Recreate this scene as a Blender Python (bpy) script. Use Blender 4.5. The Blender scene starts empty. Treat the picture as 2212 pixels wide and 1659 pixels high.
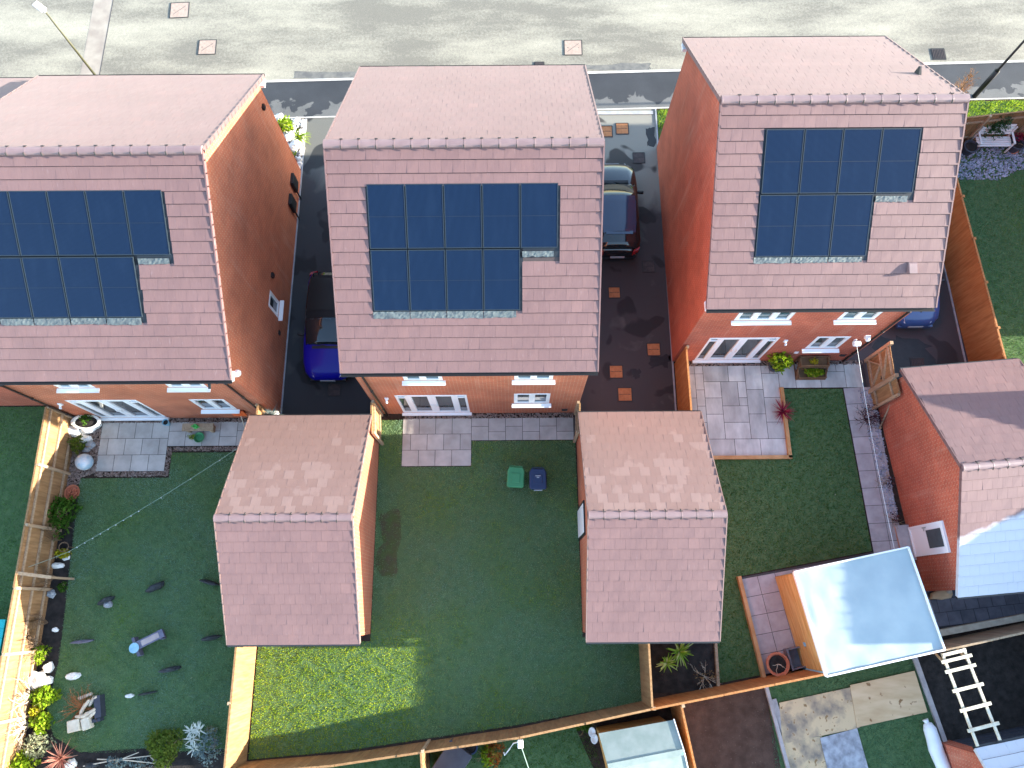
import bpy, bmesh, math, random
import numpy as np
from mathutils import Vector, Matrix, noise
R = math.radians
random.seed(7)
C = bpy.context.scene.collection
SC = bpy.context.scene

# ------------------------------------------------------------------ camera
CAM_H, PITCH, ROLL, FPX = 25.608, 0.293, -0.007, 1609.6      # focal length in units of a 2212 px wide frame
def _rx(a):
    c, s = math.cos(a), math.sin(a); return np.array([[1,0,0],[0,c,-s],[0,s,c]])
def _rz(a):
    c, s = math.cos(a), math.sin(a); return np.array([[c,-s,0],[s,c,0],[0,0,1]])
RM = _rx(PITCH) @ _rz(ROLL)
cd = bpy.data.cameras.new('camera'); cam = bpy.data.objects.new('camera', cd); C.objects.link(cam)
cd.sensor_fit = 'HORIZONTAL'; cd.sensor_width = 36; cd.lens = 36*FPX/2212; cd.clip_start = .5; cd.clip_end = 3000
m4 = Matrix(RM.tolist()).to_4x4(); m4.translation = (0,0,CAM_H); cam.matrix_world = m4
SC.camera = cam
O = np.array([0,0,CAM_H])
def ray(x, y): return RM @ np.array([(x-1106)/FPX, -(y-829.5)/FPX, -1.])
def U(x, y, z=0.):                      # surveyed photo point -> place on the level z
    d = ray(x, y); t = (z-CAM_H)/d[2]; return (float(d[0]*t), float(d[1]*t), z)
def UY(x, y, Y):
    d = ray(x, y); t = Y/d[1]; return (float(d[0]*t), Y, float(CAM_H+d[2]*t))
def UX(x, y, X):
    d = ray(x, y); t = X/d[0]; return (X, float(d[1]*t), float(CAM_H+d[2]*t))

# ------------------------------------------------------------------ materials
MATS = {}
def newmat(name):
    m = bpy.data.materials.new(name); m.use_nodes = True; nt = m.node_tree; nt.nodes.clear()
    o = nt.nodes.new('ShaderNodeOutputMaterial'); p = nt.nodes.new('ShaderNodeBsdfPrincipled')
    nt.links.new(p.outputs[0], o.inputs[0]); MATS[name] = m
    return m, nt, p
def N(nt, t, **kw):
    n = nt.nodes.new(t)
    for k, v in kw.items():
        if k in n.inputs.keys() if hasattr(n.inputs, 'keys') else False: n.inputs[k].default_value = v
        else: setattr(n, k, v)
    return n
def L(nt, a, b): nt.links.new(a, b)
def c4(c): return (c[0], c[1], c[2], 1)
def ramp(nt, fac, stops):
    r = nt.nodes.new('ShaderNodeValToRGB'); e = r.color_ramp.elements
    while len(e) < len(stops): e.new(.5)
    for i, (p, c) in enumerate(stops): e[i].position = p; e[i].color = c4(c)
    L(nt, fac, r.inputs[0]); return r.outputs[0]
def noise_n(nt, scale, detail=4, rough=.55, coord='Object', stretch=None, dist=0):
    tc = nt.nodes.new('ShaderNodeTexCoord'); n = nt.nodes.new('ShaderNodeTexNoise')
    n.inputs['Scale'].default_value = scale; n.inputs['Detail'].default_value = detail; n.inputs['Roughness'].default_value = rough
    n.inputs['Distortion'].default_value = dist
    src = tc.outputs[coord]
    if stretch:
        mp = nt.nodes.new('ShaderNodeMapping'); mp.inputs['Scale'].default_value = stretch; L(nt, src, mp.inputs[0]); src = mp.outputs[0]
    L(nt, src, n.inputs['Vector']); return n.outputs['Fac']
def mix(nt, fac, a, b, mode='MIX'):
    m = nt.nodes.new('ShaderNodeMix'); m.data_type = 'RGBA'; m.blend_type = mode
    for s, v in ((m.inputs[0], fac), (m.inputs[6], a), (m.inputs[7], b)):
        if hasattr(v, 'links') or hasattr(v, 'is_linked'): L(nt, v, s)
        else: s.default_value = v if isinstance(v, (int, float)) else c4(v)
    return m.outputs[2]
def bump(nt, p, h, strength=.3, dist=.02):
    b = nt.nodes.new('ShaderNodeBump'); b.inputs['Strength'].default_value = strength; b.inputs['Distance'].default_value = dist
    L(nt, h, b.inputs['Height']); L(nt, b.outputs[0], p.inputs['Normal'])
def pm(name, c1, c2=None, scale=6, rough=.7, spec=.4, bmp=None, metal=0, stretch=None, detail=4, coat=0, island=0, lo=.35, hi=.65, speck=None):
    m, nt, p = newmat(name)
    p.inputs['Roughness'].default_value = rough; p.inputs['Specular IOR Level'].default_value = spec; p.inputs['Metallic'].default_value = metal
    p.inputs['Coat Weight'].default_value = coat
    col = None
    if c2 is not None: col = ramp(nt, noise_n(nt, scale, detail, stretch=stretch), [(lo, c1), (hi, c2)])
    if speck: col = mix(nt, ramp(nt, noise_n(nt, speck[1], 2), [(speck[2], (0,0,0)), (speck[2]+.06, (1,1,1))]), col or c1, speck[0])
    if island:
        g = nt.nodes.new('ShaderNodeNewGeometry'); v = ramp(nt, g.outputs['Random Per Island'], [(0, (1-island,)*3), (1, (1+island*.6,)*3)])
        col = mix(nt, 1., col or c1, v, 'MULTIPLY')
    if col is None: p.inputs['Base Color'].default_value = c4(c1)
    else: L(nt, col, p.inputs['Base Color'])
    if bmp: bump(nt, p, noise_n(nt, bmp[0], 3, stretch=stretch), bmp[1], .02)
    return m

def mat_tile(name='roof_tile', patchy=0., frost=None):
    m, nt, p = newmat(name)
    g = nt.nodes.new('ShaderNodeNewGeometry'); rnd = g.outputs['Random Per Island']
    base = ramp(nt, noise_n(nt, .7, 6, .6), [(.3, (.145,.080,.077)), (.7, (.168,.094,.090))])
    v = ramp(nt, rnd, [(0, (.955,.955,.96)), (.5, (1,1,1)), (.95, (1.02,1.015,1.01)), (1, (1.10,1.08,1.06))])
    c = mix(nt, 1., base, v, 'MULTIPLY')
    st = noise_n(nt, 3.2, 5, .6, stretch=(7, 1.2, 1.2))          # rain streaks down the slope
    c = mix(nt, ramp(nt, st, [(.62, (0,0,0)), (.80, (.4,.4,.4))]), c, (.30,.225,.225))
    c = mix(nt, 1., c, ramp(nt, noise_n(nt, 2.2, 4, .6, stretch=(14, 1.5, 1.5)), [(.3, (.92,.92,.93)), (.7, (1.05,1.05,1.04))]), 'MULTIPLY')
    if patchy:                                                    # tiles drying out one by one
        k = nt.nodes.new('ShaderNodeMath'); k.operation = 'MULTIPLY_ADD'; k.inputs[1].default_value = .45; L(nt, rnd, k.inputs[0]); L(nt, noise_n(nt, 1.1, 4, .6), k.inputs[2])
        tc = nt.nodes.new('ShaderNodeTexCoord'); sx = nt.nodes.new('ShaderNodeSeparateXYZ'); L(nt, tc.outputs['Object'], sx.inputs[0])
        k2 = nt.nodes.new('ShaderNodeMath'); k2.operation = 'MULTIPLY_ADD'; k2.inputs[1].default_value = -.11; L(nt, sx.outputs['Y'], k2.inputs[0]); L(nt, k.outputs[0], k2.inputs[2])
        k3 = nt.nodes.new('ShaderNodeMath'); k3.operation = 'ADD'; k3.inputs[1].default_value = .22; L(nt, k2.outputs[0], k3.inputs[0]); k = k3
        c = mix(nt, .5, c, (.215,.135,.105))
        c = mix(nt, ramp(nt, k.outputs[0], [(.86, (0,0,0)), (.90, (patchy,)*3)]), c, (.30,.215,.195))
    if frost is not None:
        tc = nt.nodes.new('ShaderNodeTexCoord'); vm = nt.nodes.new('ShaderNodeVectorMath'); vm.operation = 'DOT_PRODUCT'; L(nt, tc.outputs['Object'], vm.inputs[0]); vm.inputs[1].default_value = frost[0]
        ad = nt.nodes.new('ShaderNodeMath'); ad.operation = 'MULTIPLY_ADD'; ad.inputs[1].default_value = .07; L(nt, noise_n(nt, 3, 4), ad.inputs[0]); L(nt, vm.outputs['Value'], ad.inputs[2])
        c = mix(nt, ramp(nt, ad.outputs[0], [(frost[1], (0,0,0)), (frost[1]+.04, (.82,.82,.82))]), c, (.50,.52,.56))
    L(nt, c, p.inputs['Base Color'])
    ro = ramp(nt, rnd, [(0, (.50,)*3), (1, (.56,)*3)]); L(nt, ro, p.inputs['Roughness'])
    p.inputs['Specular IOR Level'].default_value = .42; p.inputs['Sheen Weight'].default_value = .16; p.inputs['Sheen Roughness'].default_value = .45; p.inputs['Sheen Tint'].default_value = (1,.93,.92,1)
    bump(nt, p, noise_n(nt, 30, 4), .10, .01)
    return m
def mat_brick(name, c1, c2, mortar):
    m, nt, p = newmat(name)
    uv = nt.nodes.new('ShaderNodeUVMap'); b = nt.nodes.new('ShaderNodeTexBrick')
    L(nt, uv.outputs[0], b.inputs['Vector'])
    b.inputs['Scale'].default_value = 1; b.inputs['Brick Width'].default_value = .225; b.inputs['Row Height'].default_value = .075
    b.inputs['Mortar Size'].default_value = .010; b.inputs['Mortar Smooth'].default_value = .2; b.inputs['Bias'].default_value = 0
    b.inputs['Color1'].default_value = c4(c1); b.inputs['Color2'].default_value = c4(c2); b.inputs['Mortar'].default_value = c4(mortar)
    v = ramp(nt, noise_n(nt, .9, 5), [(.3, (.82,.8,.8)), (.7, (1.15,1.12,1.1))])
    bc = mix(nt, 1., b.outputs['Color'], v, 'MULTIPLY'); bloom = ramp(nt, noise_n(nt, 1.0, 6, .65, stretch=(2.4,2.4,.30)), [(.56, (0,0,0)), (.80, (.42,.42,.42))])
    bc = mix(nt, bloom, bc, (.55,.33,.24)); bc = mix(nt, ramp(nt, noise_n(nt, .55, 5, .7, stretch=(1,1,.6)), [(.55, (0,0,0)), (.8, (.35,.35,.35))]), bc, (.20,.055,.035)); L(nt, bc, p.inputs['Base Color'])
    p.inputs['Roughness'].default_value = .8; p.inputs['Specular IOR Level'].default_value = .25
    inv = nt.nodes.new('ShaderNodeMath'); inv.operation = 'SUBTRACT'; inv.inputs[0].default_value = 1; L(nt, b.outputs['Fac'], inv.inputs[1])
    bump(nt, p, inv.outputs[0], .5, .008)
    return m
def mat_panel():
    m, nt, p = newmat('solar_glass')
    uv = nt.nodes.new('ShaderNodeUVMap'); w = nt.nodes.new('ShaderNodeTexWave'); w.bands_direction = 'X'
    w.inputs['Scale'].default_value = 10.5; w.inputs['Distortion'].default_value = .15; L(nt, uv.outputs[0], w.inputs['Vector'])
    dirt = noise_n(nt, 1.6, 5, coord='UV', stretch=(2.5, .6, 1))
    c = ramp(nt, w.outputs['Fac'], [(.2, (.0022,.008,.024)), (.9, (.0075,.020,.050))])
    c = mix(nt, ramp(nt, dirt, [(.5, (0,0,0)), (.85, (.16,.16,.16))]), c, (.02,.04,.08))
    L(nt, c, p.inputs['Base Color']); p.inputs['Roughness'].default_value = .24; p.inputs['Specular IOR Level'].default_value = .22
    return m
def mat_road():
    m, nt, p = newmat('dusty_tarmac')
    big = noise_n(nt, .32, 6, .62, stretch=(.45, 1.5, 1)); fine = noise_n(nt, 9, 5, .75); grit = noise_n(nt, 55, 3, .8)
    a = nt.nodes.new('ShaderNodeMath'); a.operation = 'MULTIPLY_ADD'; L(nt, fine, a.inputs[0]); a.inputs[1].default_value = .36; L(nt, big, a.inputs[2])
    dust = ramp(nt, a.outputs[0], [(.60, (0,0,0)), (.72, (.5,.5,.5)), (.88, (1,1,1))])
    c = mix(nt, dust, (.165,.155,.130), (.350,.328,.262))
    c = mix(nt, 1., c, ramp(nt, grit, [(.3, (.62,.62,.62)), (.7, (1.3,1.3,1.28))]), 'MULTIPLY')
    L(nt, c, p.inputs['Base Color']); p.inputs['Roughness'].default_value = .85; p.inputs['Specular IOR Level'].default_value = .2
    bump(nt, p, grit, .25, .012)
    return m
def mat_wetdry(name, wet, dry, scale, thr, rough=.6, edge=.03, grad=None):
    m, nt, p = newmat(name)
    n = noise_n(nt, scale, 3, .45, dist=.6)
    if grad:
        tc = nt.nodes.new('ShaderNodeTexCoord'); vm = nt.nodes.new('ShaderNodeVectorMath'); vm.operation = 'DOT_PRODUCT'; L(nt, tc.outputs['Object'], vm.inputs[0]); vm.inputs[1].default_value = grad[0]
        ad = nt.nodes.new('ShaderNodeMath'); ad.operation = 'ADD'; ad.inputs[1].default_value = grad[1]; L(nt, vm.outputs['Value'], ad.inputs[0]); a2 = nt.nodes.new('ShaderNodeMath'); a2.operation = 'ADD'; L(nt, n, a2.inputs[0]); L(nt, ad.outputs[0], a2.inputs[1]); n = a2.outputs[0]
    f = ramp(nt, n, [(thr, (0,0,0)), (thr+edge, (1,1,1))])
    g = ramp(nt, noise_n(nt, 60, 3, .7), [(.3, (.7,.7,.7)), (.7, (1.25,1.25,1.25))])
    big = ramp(nt, noise_n(nt, .8, 4), [(.3, (.8,.8,.8)), (.7, (1.15,1.15,1.15))])
    c = mix(nt, 1., mix(nt, 1., mix(nt, f, wet, dry), g, 'MULTIPLY'), big, 'MULTIPLY')
    L(nt, c, p.inputs['Base Color']); p.inputs['Roughness'].default_value = rough; p.inputs['Specular IOR Level'].default_value = .3
    bump(nt, p, noise_n(nt, 90, 2), .2, .008)
    return m
def mat_blade(name, a, b, c_, frost=None, trans=.35, melt=None):
    m = bpy.data.materials.new(name); m.use_nodes = True; nt = m.node_tree; nt.nodes.clear(); MATS[name] = m
    o = nt.nodes.new('ShaderNodeOutputMaterial'); d = nt.nodes.new('ShaderNodeBsdfPrincipled'); t = nt.nodes.new('ShaderNodeBsdfTranslucent')
    ms = nt.nodes.new('ShaderNodeMixShader'); ms.inputs[0].default_value = trans
    g = nt.nodes.new('ShaderNodeNewGeometry')
    c = ramp(nt, g.outputs['Random Per Island'], [(0, a), (.55, b), (1, c_)])
    v = ramp(nt, noise_n(nt, .9, 6, .65), [(.3, (.66,.74,.78)), (.7, (1.25,1.16,1.0))])
    c = mix(nt, 1., c, v, 'MULTIPLY')
    c = mix(nt, ramp(nt, noise_n(nt, .55, 5, .7, dist=.8), [(.60, (0,0,0)), (.76, (.45,.45,.45))]), c, (.24,.235,.08))
    if frost:
        ff = ramp(nt, noise_n(nt, .42, 5, .62), [(.34, (0,0,0)), (.56, (frost[3],)*3)])
        if melt:                                                  # frost has gone from this corner of the lawn
            tc = nt.nodes.new('ShaderNodeTexCoord'); sx = nt.nodes.new('ShaderNodeSeparateXYZ'); L(nt, tc.outputs['Object'], sx.inputs[0]); fs = []
            for k, (ax, lim) in enumerate((('X', melt[0]), ('Y', melt[1]))):
                mr = nt.nodes.new('ShaderNodeMapRange'); L(nt, sx.outputs[ax], mr.inputs[0]); mr.inputs[1].default_value = lim-.6; mr.inputs[2].default_value = lim+.6; fs.append(mr.outputs[0])
            mx = nt.nodes.new('ShaderNodeMath'); mx.operation = 'MAXIMUM'; L(nt, fs[0], mx.inputs[0]); L(nt, fs[1], mx.inputs[1])
            ff = mix(nt, 1., ff, mx.outputs[0], 'MULTIPLY')
        c = mix(nt, ff, c, frost[:3])
    L(nt, c, d.inputs['Base Color']); L(nt, c, t.inputs['Color']); d.inputs['Roughness'].default_value = .55; d.inputs['Specular IOR Level'].default_value = 0
    L(nt, d.outputs[0], ms.inputs[1]); L(nt, t.outputs[0], ms.inputs[2]); L(nt, ms.outputs[0], o.inputs[0])
    return m

mat_tile(); mat_tile('roof_tile_patchy', .24); mat_tile('roof_tile_frosty', 0, ((.10,-.25,0), .325)); mat_tile('roof_tile_frozen', 0, ((0,0,1.), -9)); pm('tile_edge_shade', (.040,.026,.030), rough=.8, spec=.1); mat_panel(); mat_road()
mat_brick('red_brick', (.45,.112,.052), (.36,.084,.042), (.45,.27,.17))
mat_brick('red_brick_deep', (.43,.088,.047), (.34,.064,.037), (.42,.21,.14))
pm('ridge_tile', (.175,.112,.112), (.205,.135,.134), 3, .5, .6, island=.08)
pm('roof_deck', (.05,.035,.035)); pm('black_plastic', (.012,.012,.013), rough=.4, spec=.5)
pm('white_upvc', (.78,.79,.8), rough=.35, spec=.5); pm('white_paint', (.75,.74,.72), rough=.5)
pm('glass_dark', (.012,.018,.022), (.05,.06,.062), .9, .06, .7, lo=.45, hi=.6); pm('glass_teal', (.02,.06,.065), rough=.08, spec=.7)
pm('panel_frame', (.022,.032,.042), rough=.4, metal=.2); pm('panel_tray', (.01,.014,.02), rough=.5)
pm('lead_flashing', (.105,.125,.125), (.06,.072,.08), 9, .6, .4, bmp=(10, .5), stretch=(1, .5, 1), lo=.35, hi=.65)
pm('kerb_stone', (.42,.41,.38), (.52,.51,.47), 5, .8, bmp=(20,.2)); pm('edge_kerb', (.27,.28,.30), (.36,.37,.39), 4, .8)
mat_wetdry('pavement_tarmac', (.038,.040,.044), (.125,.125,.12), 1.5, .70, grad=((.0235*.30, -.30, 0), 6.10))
mat_wetdry('drive_tarmac', (.028,.030,.034), (.046,.048,.052), .5, .52, edge=.1)
mat_wetdry('drive_dry', (.10,.098,.088), (.215,.21,.185), .55, .40)
mat_wetdry('drive_pinkish', (.035,.030,.032), (.072,.060,.062), .42, .47)
pm('soil', (.030,.020,.016), (.055,.037,.029), 5, .95, .1, bmp=(22, 1), speck=((.13,.11,.09), 34, .70))
pm('soil_dark', (.020,.018,.017), (.042,.036,.033), 4, .95, .1, bmp=(18, 1), speck=((.06,.055,.05), 30, .72))
pm('soil_brown', (.060,.036,.027), (.090,.056,.043), 3, .95, .1, bmp=(20, 1), speck=((.2,.15,.12), 26, .69))
pm('ground_earth', (.05,.05,.035), (.08,.075,.05), 1, .95, .1)
pm('lawn_base', (.065,.120,.050), (.095,.155,.065), 6, .95, .1, bmp=(40, .8))
pm('slab_grey', (.36,.335,.305), (.47,.44,.405), 2.2, .75, .3, bmp=(14,.15), island=.12, detail=7)
pm('slab_sand', (.36,.35,.33), (.54,.53,.50), 1.6, .7, .3, bmp=(10,.15), island=.2, detail=7, stretch=(1.5,.6,1))
pm('slab_lilac', (.35,.315,.315), (.45,.41,.41), 3, .75, .3, bmp=(12,.2), island=.08, detail=7)
pm('slab_slate', (.075,.08,.10), (.12,.125,.15), 2.5, .7, .4, bmp=(10,.2), island=.15)
pm('joint', (.06,.058,.06), rough=.95); pm('joint_dark', (.035,.036,.04), rough=.95)
pm('fence_wood', (.235,.125,.055), (.33,.19,.09), 3, .8, .2, bmp=(12,.3), stretch=(5,5,.5), island=.16)
pm('fence_orange', (.29,.115,.038), (.38,.175,.065), 3, .8, .2, bmp=(12,.3), stretch=(5,5,.5), island=.12)
pm('fence_grey', (.27,.19,.12), (.40,.30,.20), 3, .85, .2, stretch=(5,5,.5), island=.14)
pm('post_wood', (.30,.20,.12), (.40,.29,.19), 4, .85, .2, stretch=(4,4,.6))
pm('sleeper', (.40,.20,.08), (.52,.30,.14), 3, .8, .2, bmp=(10,.3), stretch=(.8,.8,1))
pm('dark_wood', (.13,.072,.038), (.19,.11,.06), 3, .8, .2, stretch=(1,1,4)); pm('pale_timber', (.50,.44,.33), (.62,.57,.45), 3, .8, .2, stretch=(2,2,1))
pm('grey_timber', (.30,.27,.27), (.40,.36,.35), 3, .85, .2, stretch=(2,2,1))
pm('shed_wood', (.52,.25,.07), (.66,.38,.14), 2.2, .65, .3, stretch=(.6,.6,5), island=.06)
pm('shed_felt', (.19,.235,.215), (.245,.285,.265), 2.5, .8, .2, bmp=(60,.25))
pm('plywood', (.50,.34,.19), (.64,.47,.29), 1.6, .8, .2, detail=9, stretch=(.5,2.2,1), speck=((.24,.13,.06), 4, .63))
pm('plywood_stained', (.19,.155,.13), (.58,.42,.25), 1.5, .85, .2, detail=12, lo=.36, hi=.56, speck=((.26,.15,.07), 6, .62))
pm('plywood_grey', (.20,.20,.22), (.40,.41,.44), 4, .85, .2, detail=9)
pm('cobble', (.55,.53,.5), (.75,.73,.7), 3, .8, .3, island=.35)
pm('gravel_pink', (.19,.135,.11), (.30,.23,.20), 8, .9, .2, island=.4); pm('gravel_blue', (.25,.27,.34), (.40,.42,.5), 8, .9, .2, island=.4)
pm('rock_white', (.68,.66,.6), (.8,.79,.75), 6, .7, .3, bmp=(12,.3)); pm('rock_grey', (.22,.24,.26), (.36,.37,.38), 7, .8, .3, bmp=(14,.5))
pm('slate_stone', (.022,.026,.03), (.045,.05,.056), 7, .7, .3, bmp=(14,.5))
pm('cover_rust', (.36,.145,.058), (.46,.20,.085), 8, .8, .3, bmp=(40,.3)); pm('cover_dust', (.29,.22,.18), (.36,.28,.23), 8, .85, .2, bmp=(30,.3))
pm('cover_dark', (.055,.045,.045), (.085,.066,.062), 8, .8, .3); pm('iron_dark', (.03,.03,.03), rough=.6)
pm('car_blue', (.004,.004,.27), rough=.35, spec=.3, coat=.25); pm('car_black', (.006,.007,.010), rough=.18, spec=.5, coat=.8); pm('car_navy', (.035,.075,.20), rough=.3, spec=.5, coat=.6)
pm('car_roof_dark', (.006,.006,.007), rough=.5, spec=.3); pm('car_roof_gloss', (.016,.035,.085), rough=.12, spec=.6, coat=.8)
pm('car_glass', (.01,.016,.02), rough=.05, spec=.7); pm('car_glass_frosty', (.03,.06,.085), (.28,.34,.38), 11, .3, .5, lo=.56, hi=.72)
pm('rubber', (.01,.01,.01), rough=.9); pm('alloy', (.35,.36,.37), rough=.35, metal=.8)
pm('lamp_lens', (.55,.58,.62), rough=.15, spec=.6); pm('red_lens', (.30,.012,.012), rough=.25, spec=.5); pm('plate_white', (.35,.36,.38), rough=.5)
pm('bin_green', (.035,.19,.075), (.045,.22,.09), 3, .5, .4); pm('bin_blue', (.010,.024,.070), (.014,.030,.085), 3, .5, .4)
pm('terracotta', (.46,.15,.085), (.56,.20,.11), 6, .8, .2); pm('orange_plastic', (.72,.11,.01), rough=.45); pm('toy_green', (.06,.42,.08), rough=.4)
pm('teal_paint', (.005,.36,.36), (.006,.44,.43), 4, .55); pm('white_ceramic', (.72,.72,.66), rough=.35); pm('blue_ceramic', (.2,.4,.5), rough=.25)
pm('globe_marble', (.28,.45,.56), (.66,.62,.60), 4.5, .25, .6, detail=6); pm('bird_bath_blue', (.22,.42,.52), (.32,.52,.6), 8, .3)
pm('bench_slate', (.10,.10,.15), (.17,.16,.21), 6, .7); pm('bench_plank', (.34,.27,.26), (.45,.36,.33), 5, .8, stretch=(1,1,1))
pm('twig', (.13,.075,.04), (.2,.13,.08), 6, .9); pm('twig_red', (.26,.09,.03), (.38,.15,.05), 6, .9); pm('twig_pale', (.48,.40,.30), (.6,.52,.4), 6, .9)
pm('bark', (.22,.16,.09), (.30,.23,.13), 8, .9); pm('galv', (.45,.47,.45), rough=.4, metal=.5); pm('pole_olive', (.055,.055,.028), (.08,.08,.045), 4, .6)
pm('lamp_black', (.012,.013,.014), rough=.5); pm('crate_grey', (.15,.145,.17), (.2,.19,.22), 5, .6); pm('slab_grey_block', (.30,.29,.31), (.38,.36,.37), 5, .85)
pm('dark_box', (.035,.038,.055), (.05,.054,.07), 5, .5); pm('fabric_white', (.66,.69,.74), (.74,.77,.80), 3, .5, .4, bmp=(5,.6))
pm('rope_white', (.7,.72,.7), rough=.6); pm('wire_green', (.22,.30,.24), rough=.6)
def mat_sheet():
    m, nt, p = newmat('shiny_sheet')
    n = noise_n(nt, 1.1, 3, .5); c = ramp(nt, n, [(.35, (.27,.33,.345)), (.65, (.33,.385,.39))])
    L(nt, c, p.inputs['Base Color']); p.inputs['Roughness'].default_value = .16; p.inputs['Specular IOR Level'].default_value = .8
    bump(nt, p, noise_n(nt, 1.3, 3), .25, .06); return m
mat_sheet()
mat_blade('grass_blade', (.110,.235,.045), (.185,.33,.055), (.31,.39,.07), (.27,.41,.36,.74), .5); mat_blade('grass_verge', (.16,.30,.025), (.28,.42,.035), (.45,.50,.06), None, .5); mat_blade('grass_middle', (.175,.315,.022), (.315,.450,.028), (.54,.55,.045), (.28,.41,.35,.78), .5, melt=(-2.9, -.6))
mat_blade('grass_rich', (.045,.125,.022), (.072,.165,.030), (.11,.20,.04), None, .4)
mat_blade('grass_left', (.080,.21,.040), (.125,.27,.055), (.18,.30,.065), (.13,.24,.18,.3))
mat_blade('grass_turf', (.034,.12,.03), (.055,.155,.04), (.085,.18,.05), (.20,.32,.26,.4))
mat_blade('leaf_green', (.030,.085,.012), (.055,.13,.018), (.10,.19,.03)); mat_blade('leaf_lime', (.12,.22,.012), (.20,.30,.02), (.34,.40,.04))
mat_blade('leaf_yellow', (.26,.25,.012), (.38,.34,.02), (.5,.46,.06)); mat_blade('leaf_olive', (.085,.13,.020), (.12,.17,.03), (.17,.21,.05))
mat_blade('leaf_silver', (.58,.57,.50), (.70,.69,.62), (.82,.80,.72), None, .15); mat_blade('leaf_bluegrey', (.12,.17,.19), (.18,.24,.25), (.28,.33,.33))
mat_blade('leaf_sage', (.20,.22,.13), (.28,.30,.19), (.36,.37,.27)); mat_blade('leaf_conifer', (.030,.085,.035), (.05,.12,.05), (.08,.16,.07))
mat_blade('spike_pink', (.30,.10,.085), (.46,.19,.15), (.56,.32,.25)); mat_blade('spike_red', (.22,.018,.05), (.32,.03,.075), (.40,.07,.11))
mat_blade('yucca_leaf', (.13,.28,.03), (.26,.40,.05), (.55,.58,.25)); mat_blade('leaf_dry', (.16,.10,.05), (.25,.16,.08), (.36,.26,.13), None, .2)
mat_blade('leaf_rust', (.25,.06,.02), (.35,.11,.03), (.28,.22,.05)); mat_blade('leaf_purple', (.05,.025,.035), (.08,.04,.05), (.12,.06,.06), None, .2)
mat_blade('twig_orange', (.34,.17,.07), (.44,.24,.11), (.55,.34,.18), None, .1)

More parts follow.
